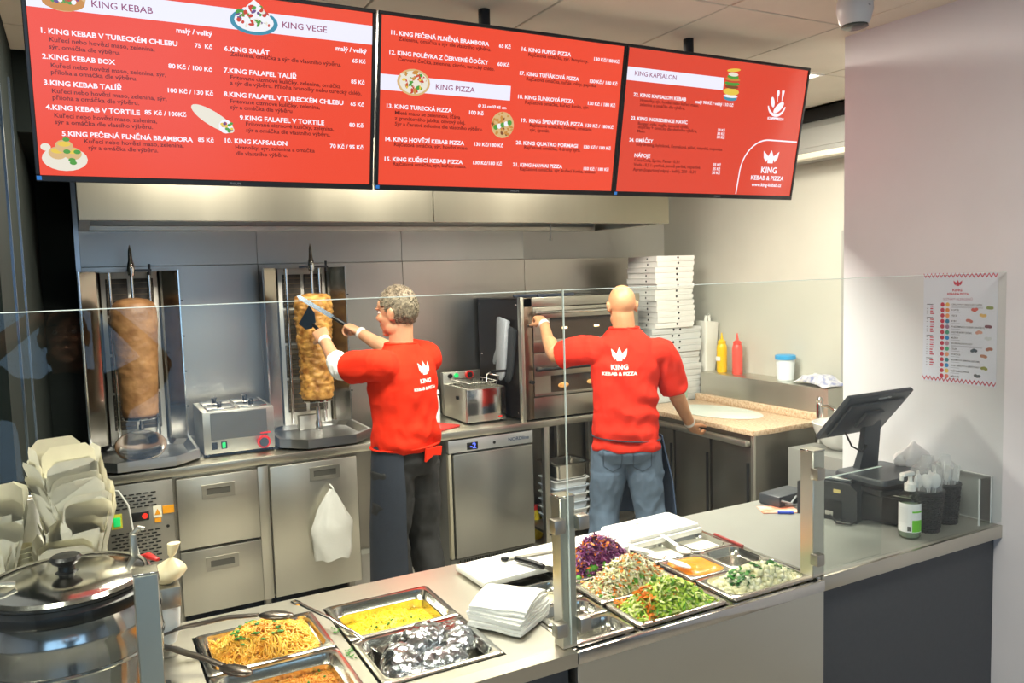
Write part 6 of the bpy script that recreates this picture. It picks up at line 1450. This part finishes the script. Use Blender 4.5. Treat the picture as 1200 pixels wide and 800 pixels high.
# tools in his hands
kd = (Vector((1.065, 4.535, 1.772))-Vector((1.335, 4.395, 1.572))).normalized(); K0 = Vector((1.335, 4.395, 1.572))
t = thing('carving_knife', 'long carving knife with black handle held against the chicken cone', 'knife', K0)
b = MB(); b.tube([Vector((0, 0, 0)), kd*.06, kd*.125], [.011, .0125, .011], 10); b.build('handle', BLACK, t)
side = kd.cross(Vector((0, 1, 0))).normalized(); b = MB(); nrm = kd.cross(side).normalized()*.001
prof = [(.12, -.012), (.12, .012), (.33, .015), (.352, .004), (.345, -.01)]
b.rings([[kd*a+side*c+nrm*s for a, c in prof] for s in (-1, 1)]); b.build('blade', M('blade_steel', '#5d6670', .25, 1.0), t)
S0 = LW+LHd.normalized()*.09+Vector((.012, .02, -.012)); sd = (Vector((1.075, 4.56, 1.70))-S0).normalized()
t = thing('meat_scraper', 'black flat scraper pressed against the chicken cone', 'scraper', S0)
b = MB(); b.tube([sd*-.05, sd*.02, sd*.1], [.010, .011, .009], 10); b.build('handle', BLACK, t)
s2 = sd.cross(Vector((.3, 1, .2))).normalized(); n2 = sd.cross(s2).normalized()*.0015; b = MB(); pl = [(.09, -.02), (.09, .02), (.14, .052), (.225, .06), (.225, -.06), (.14, -.052)]
b.rings([[sd*a+s2*c+n2*s for a, c in pl] for s in (-1, 1)]); b.build('plate', M('scraper_plate', '#2c3a4a', .35, .5), t)

# ---- the bald man at the oven
B = Fig(2.735, 3.745, (.55, .835)); root = thing('person', 'person with shaved head in red shirt and jeans opening the pizza oven', 'person', (2.735, 3.745, 0))
LS, LE, LW = Vector((2.56, 3.845, 1.40)), Vector((2.452, 4.045, 1.365)), Vector((2.522, 4.285, 1.535))
RS, RE, RW = Vector((2.93, 3.65, 1.37)), Vector((3.05, 3.675, 1.12)), Vector((3.235, 3.775, .915))
hd = Head(Vector((2.735, 3.765, 1.652)), (.42, .9, -.08)); body = MB()
B.loft(body, [(.80, .16, .11, 0, 0), (.92, .165, .115, 0, 0), (1.05, .15, .105, 0, 0), (1.24, .17, .115, 0, 0), (1.36, .175, .1, 0, 0), (1.42, .12, .08, 0, 0), (1.47, .066, .063, 0, 0)])
limb(body, [B.P(0, -.005, 1.42), B.P(0, -.005, 1.50), hd.P(0, -.025, -.06), hd.P(0, -.015, 0)], [.075, .066, .064, .06], 16); hd.build(body)
limb(body, [LS, LE, LW], [.056, .043, .031], 16); limb(body, [RS, RE, RW], [.058, .045, .032], 16)
limb(body, [LE+(LW-LE)*.1, LE+(LW-LE)*.45], [.047, .039], 14); limb(body, [RE+(RW-RE)*.05, RE+(RW-RE)*.45], [.048, .041], 14)
dimsB = (.86, (-.09, 0, .84), (.09, 0, .84), (-.13, .02, .47), (.13, .01, .47), (-.15, -.02, .09), (.15, -.03, .09)); legs(body, B, dimsB)
LHd, RHd = Vector((.12, .85, .42)), Vector((.62, .2, -.68))
hand(body, LW, LHd, (0, .45, -.85), 1, (1.0, 1.1, .8), .8, 1.0, .01); hand(body, RW, RHd, (.55, .1, .62), 1, (.35, .6, .5), .5, 1.0, .01)
place(remeshed(body, .0048, 3), 'body', SKIN2, root); hd.details(root, MATS['lips_rose'], MATS['iris_brown'])
sh = MB(); B.loft(sh, [(.835, .19, .142, 0, -.012), (.86, .19, .142, 0, -.012), (.895, .178, .131, 0, -.01), (.94, .186, .137, 0, -.012), (1.05, .174, .13, 0, -.005), (1.2, .185, .135, 0, 0), (1.31, .194, .13, 0, 0), (1.385, .182, .115, 0, 0), (1.43, .168, .105, 0, 0), (1.465, .14, .095, 0, 0), (1.495, .108, .088, 0, .003), (1.518, .086, .081, 0, .006), (1.53, .08, .078, 0, .006)])
lsl = LS+(LE-LS)*.82; limb(sh, [B.P(-.1, 0, 1.37), LS+Vector((0, 0, .006)), lsl], [.085, .082, .082], 18); rsl = RS+(RE-RS)*.88; limb(sh, [B.P(.1, 0, 1.36), RS+Vector((0, 0, .0)), rsl], [.085, .085, .082], 18)
sm = remeshed(sh, .007, 5); folds(sm, .011, 8.0, 8.0, lambda c: .5+.7*max(0, min(1, (1.25-c.z)/.25))); shirt2 = place(sm, 'shirt', RED_C2, root)
b = MB(); b.tube([B.P(.083*math.cos(a), .006+.08*math.sin(a), 1.526) for a in [2*PI*i/28 for i in range(29)]], .006, 6, cap=False); b.build('collar', RED_C2, root, shift=root.location)
shirt_print(root, B, shirt2, (-.035, 1.365), [('KING', -.048, -.062, .096, .042, .03, 'LEFT'), ('KEBAB & PIZZA', -.098, -.096, .196, .026, .03, 'LEFT')], (0, .022, .09, .075), PRINT, 'shirt_lettering')
for W_, H_ in ((LW, LHd), (RW, RHd)):
    d = H_.normalized(); b = MB(); b.tube([W_-d*.02, W_-d*.006, W_+d*.01], [.032, .036, .033], 16, cap=False); b.build('glove_cuff', GLOVE, root, shift=root.location)
tr = MB(); B.loft(tr, [(.76, .165, .12, 0, 0), (.82, .182, .138, 0, -.018), (.90, .172, .125, 0, -.01), (.95, .166, .12, 0, 0)]); legs(tr, B, dimsB, .016); tm = remeshed(tr, .008, 4); folds(tm, .008, 10, 6.0, lambda c: 1 if c.z < .7 else .4); trou = place(tm, 'jeans', JEAN, root)
bm = bmesh.new(); bm.from_mesh(trou.data); bvh = BVHTree.FromBMesh(bm)
def onj(r, z):
    p = B.P(r, -.6, z)-root.location; h = bvh.ray_cast(p, B.F); return (h[0] if h[0] is not None else p+B.F*.45)-B.F*.002
for s in (-1, 1):
    b = MB(); pts = [(s*.03, .83), (s*.135, .845), (s*.135, .745), (s*.085, .715), (s*.035, .735), (s*.03, .83)]
    for p, q in zip(pts, pts[1:]): b.tube([onj(p[0]+(q[0]-p[0])*k/6, p[1]+(q[1]-p[1])*k/6) for k in range(7)], .0022, 5)
    b.build('pocket_seam', M('jean_seam', '#3c4a5a', .8), trou)
bm.free()
apr = arcshell(B, [(.90, .20, .155, .01, .0), (.8, .215, .165, .015, .0), (.65, .235, .18, .03, .0), (.5, .245, .19, .035, .0), (.4, .25, .19, .035, .0)], -1.35, 1.75); apr.build('apron', M('apron_blue', '#3a4c66', .75, var=.08, vscale=30, bump=.15, bscale=90), root, shift=root.location)
b = MB(); b.tube([B.P(.192*math.sin(a), -.01+.147*math.cos(a), .898-.012*math.sin(a)) for a in [2*PI*i/40 for i in range(41)]], .012, 6, cap=False, flat=.3); b.build('apron_strap', NAVY, root, shift=root.location)
for an in (dimsB[5], dimsB[6]): shoe(root, B, an, BLACK)

# ---- the person taking the picture, seen only as a faint reflection in the glass
C_ = Fig(-.05, -.26, (.05, 1)); root = thing('person', 'person in dark shirt mirrored in the left glass, arms raised taking the picture', 'person', (-.05, -.26, 0))
hd = Head(Vector((-.06, -.22, 1.655)), (.05, 1, .22)); body = MB(); LS, LE, LW = Vector((-.25, -.26, 1.43)), Vector((-.36, -.12, 1.55)), Vector((-.13, -.09, 1.75))
RS, RE, RW = Vector((.15, -.28, 1.43)), Vector((.27, -.15, 1.53)), Vector((.10, -.09, 1.74))
C_.loft(body, [(.84, .155, .105, 0, 0), (.98, .16, .11, 0, 0), (1.1, .15, .105, 0, 0), (1.28, .17, .115, 0, 0), (1.4, .175, .1, 0, 0), (1.46, .11, .075, 0, 0), (1.51, .062, .06, 0, 0)])
limb(body, [C_.P(0, 0, 1.46), C_.P(0, .01, 1.53), hd.P(0, -.02, -.06), hd.P(0, -.015, 0)], [.07, .061, .06, .055], 16); hd.build(body)
for S_, E_, W_ in ((LS, LE, LW), (RS, RE, RW)): limb(body, [S_, E_, W_], [.056, .044, .031], 16)
dimsC = (.9, (-.09, 0, .88), (.09, 0, .88), (-.1, .02, .48), (.1, .02, .48), (-.1, -.02, .09), (.1, -.02, .09)); legs(body, C_, dimsC)
hand(body, LW, (.55, .0, .8), (.8, .2, -.5), -1, (.5, .6, .5), .5, .95, .01); hand(body, RW, (-.55, .0, .8), (-.8, .2, -.5), 1, (.5, .6, .5), .5, .95, .01)
place(remeshed(body, .006, 3), 'body', SKIN1, root); hd.details(root, MATS['lips_rose'], MATS['iris_brown'])
b = MB(); b.sphere(hd.P(0, -.022, .034), 1, 22, (.083, .1, .098), hd.M3()); bmesh.ops.delete(b.bm, geom=[f for f in b.bm.faces if (f.calc_center_median()-hd.c).dot(hd.f) > .045 and (f.calc_center_median()-hd.c).dot(hd.u) < .1], context='FACES'); b.build('hair', M('hair_dark', '#231d19', .8), root, shift=root.location, smooth=180)
sh = MB(); C_.loft(sh, [(.93, .18, .13, 0, 0), (1.1, .175, .13, 0, 0), (1.28, .186, .135, 0, 0), (1.37, .19, .125, 0, 0), (1.43, .17, .11, 0, 0), (1.47, .125, .09, 0, 0), (1.515, .08, .078, 0, .005)])
for S_, E_ in ((LS, LE), (RS, RE)): limb(sh, [C_.P(0, 0, 1.39)*.5+S_*.5, S_, S_+(E_-S_)*.75], [.085, .08, .075], 16)
sm = remeshed(sh, .009, 4); folds(sm, .008, 8, 11.0); place(sm, 'shirt', M('shirt_dark', '#2b2f36', .9), root)
tr = MB(); C_.loft(tr, [(.84, .17, .12, 0, 0), (.96, .17, .122, 0, 0)]); legs(tr, C_, dimsC, .014); place(remeshed(tr, .01, 4), 'trousers', TROU, root)
for an in (dimsC[5], dimsC[6]): shoe(root, C_, an, BLACK)
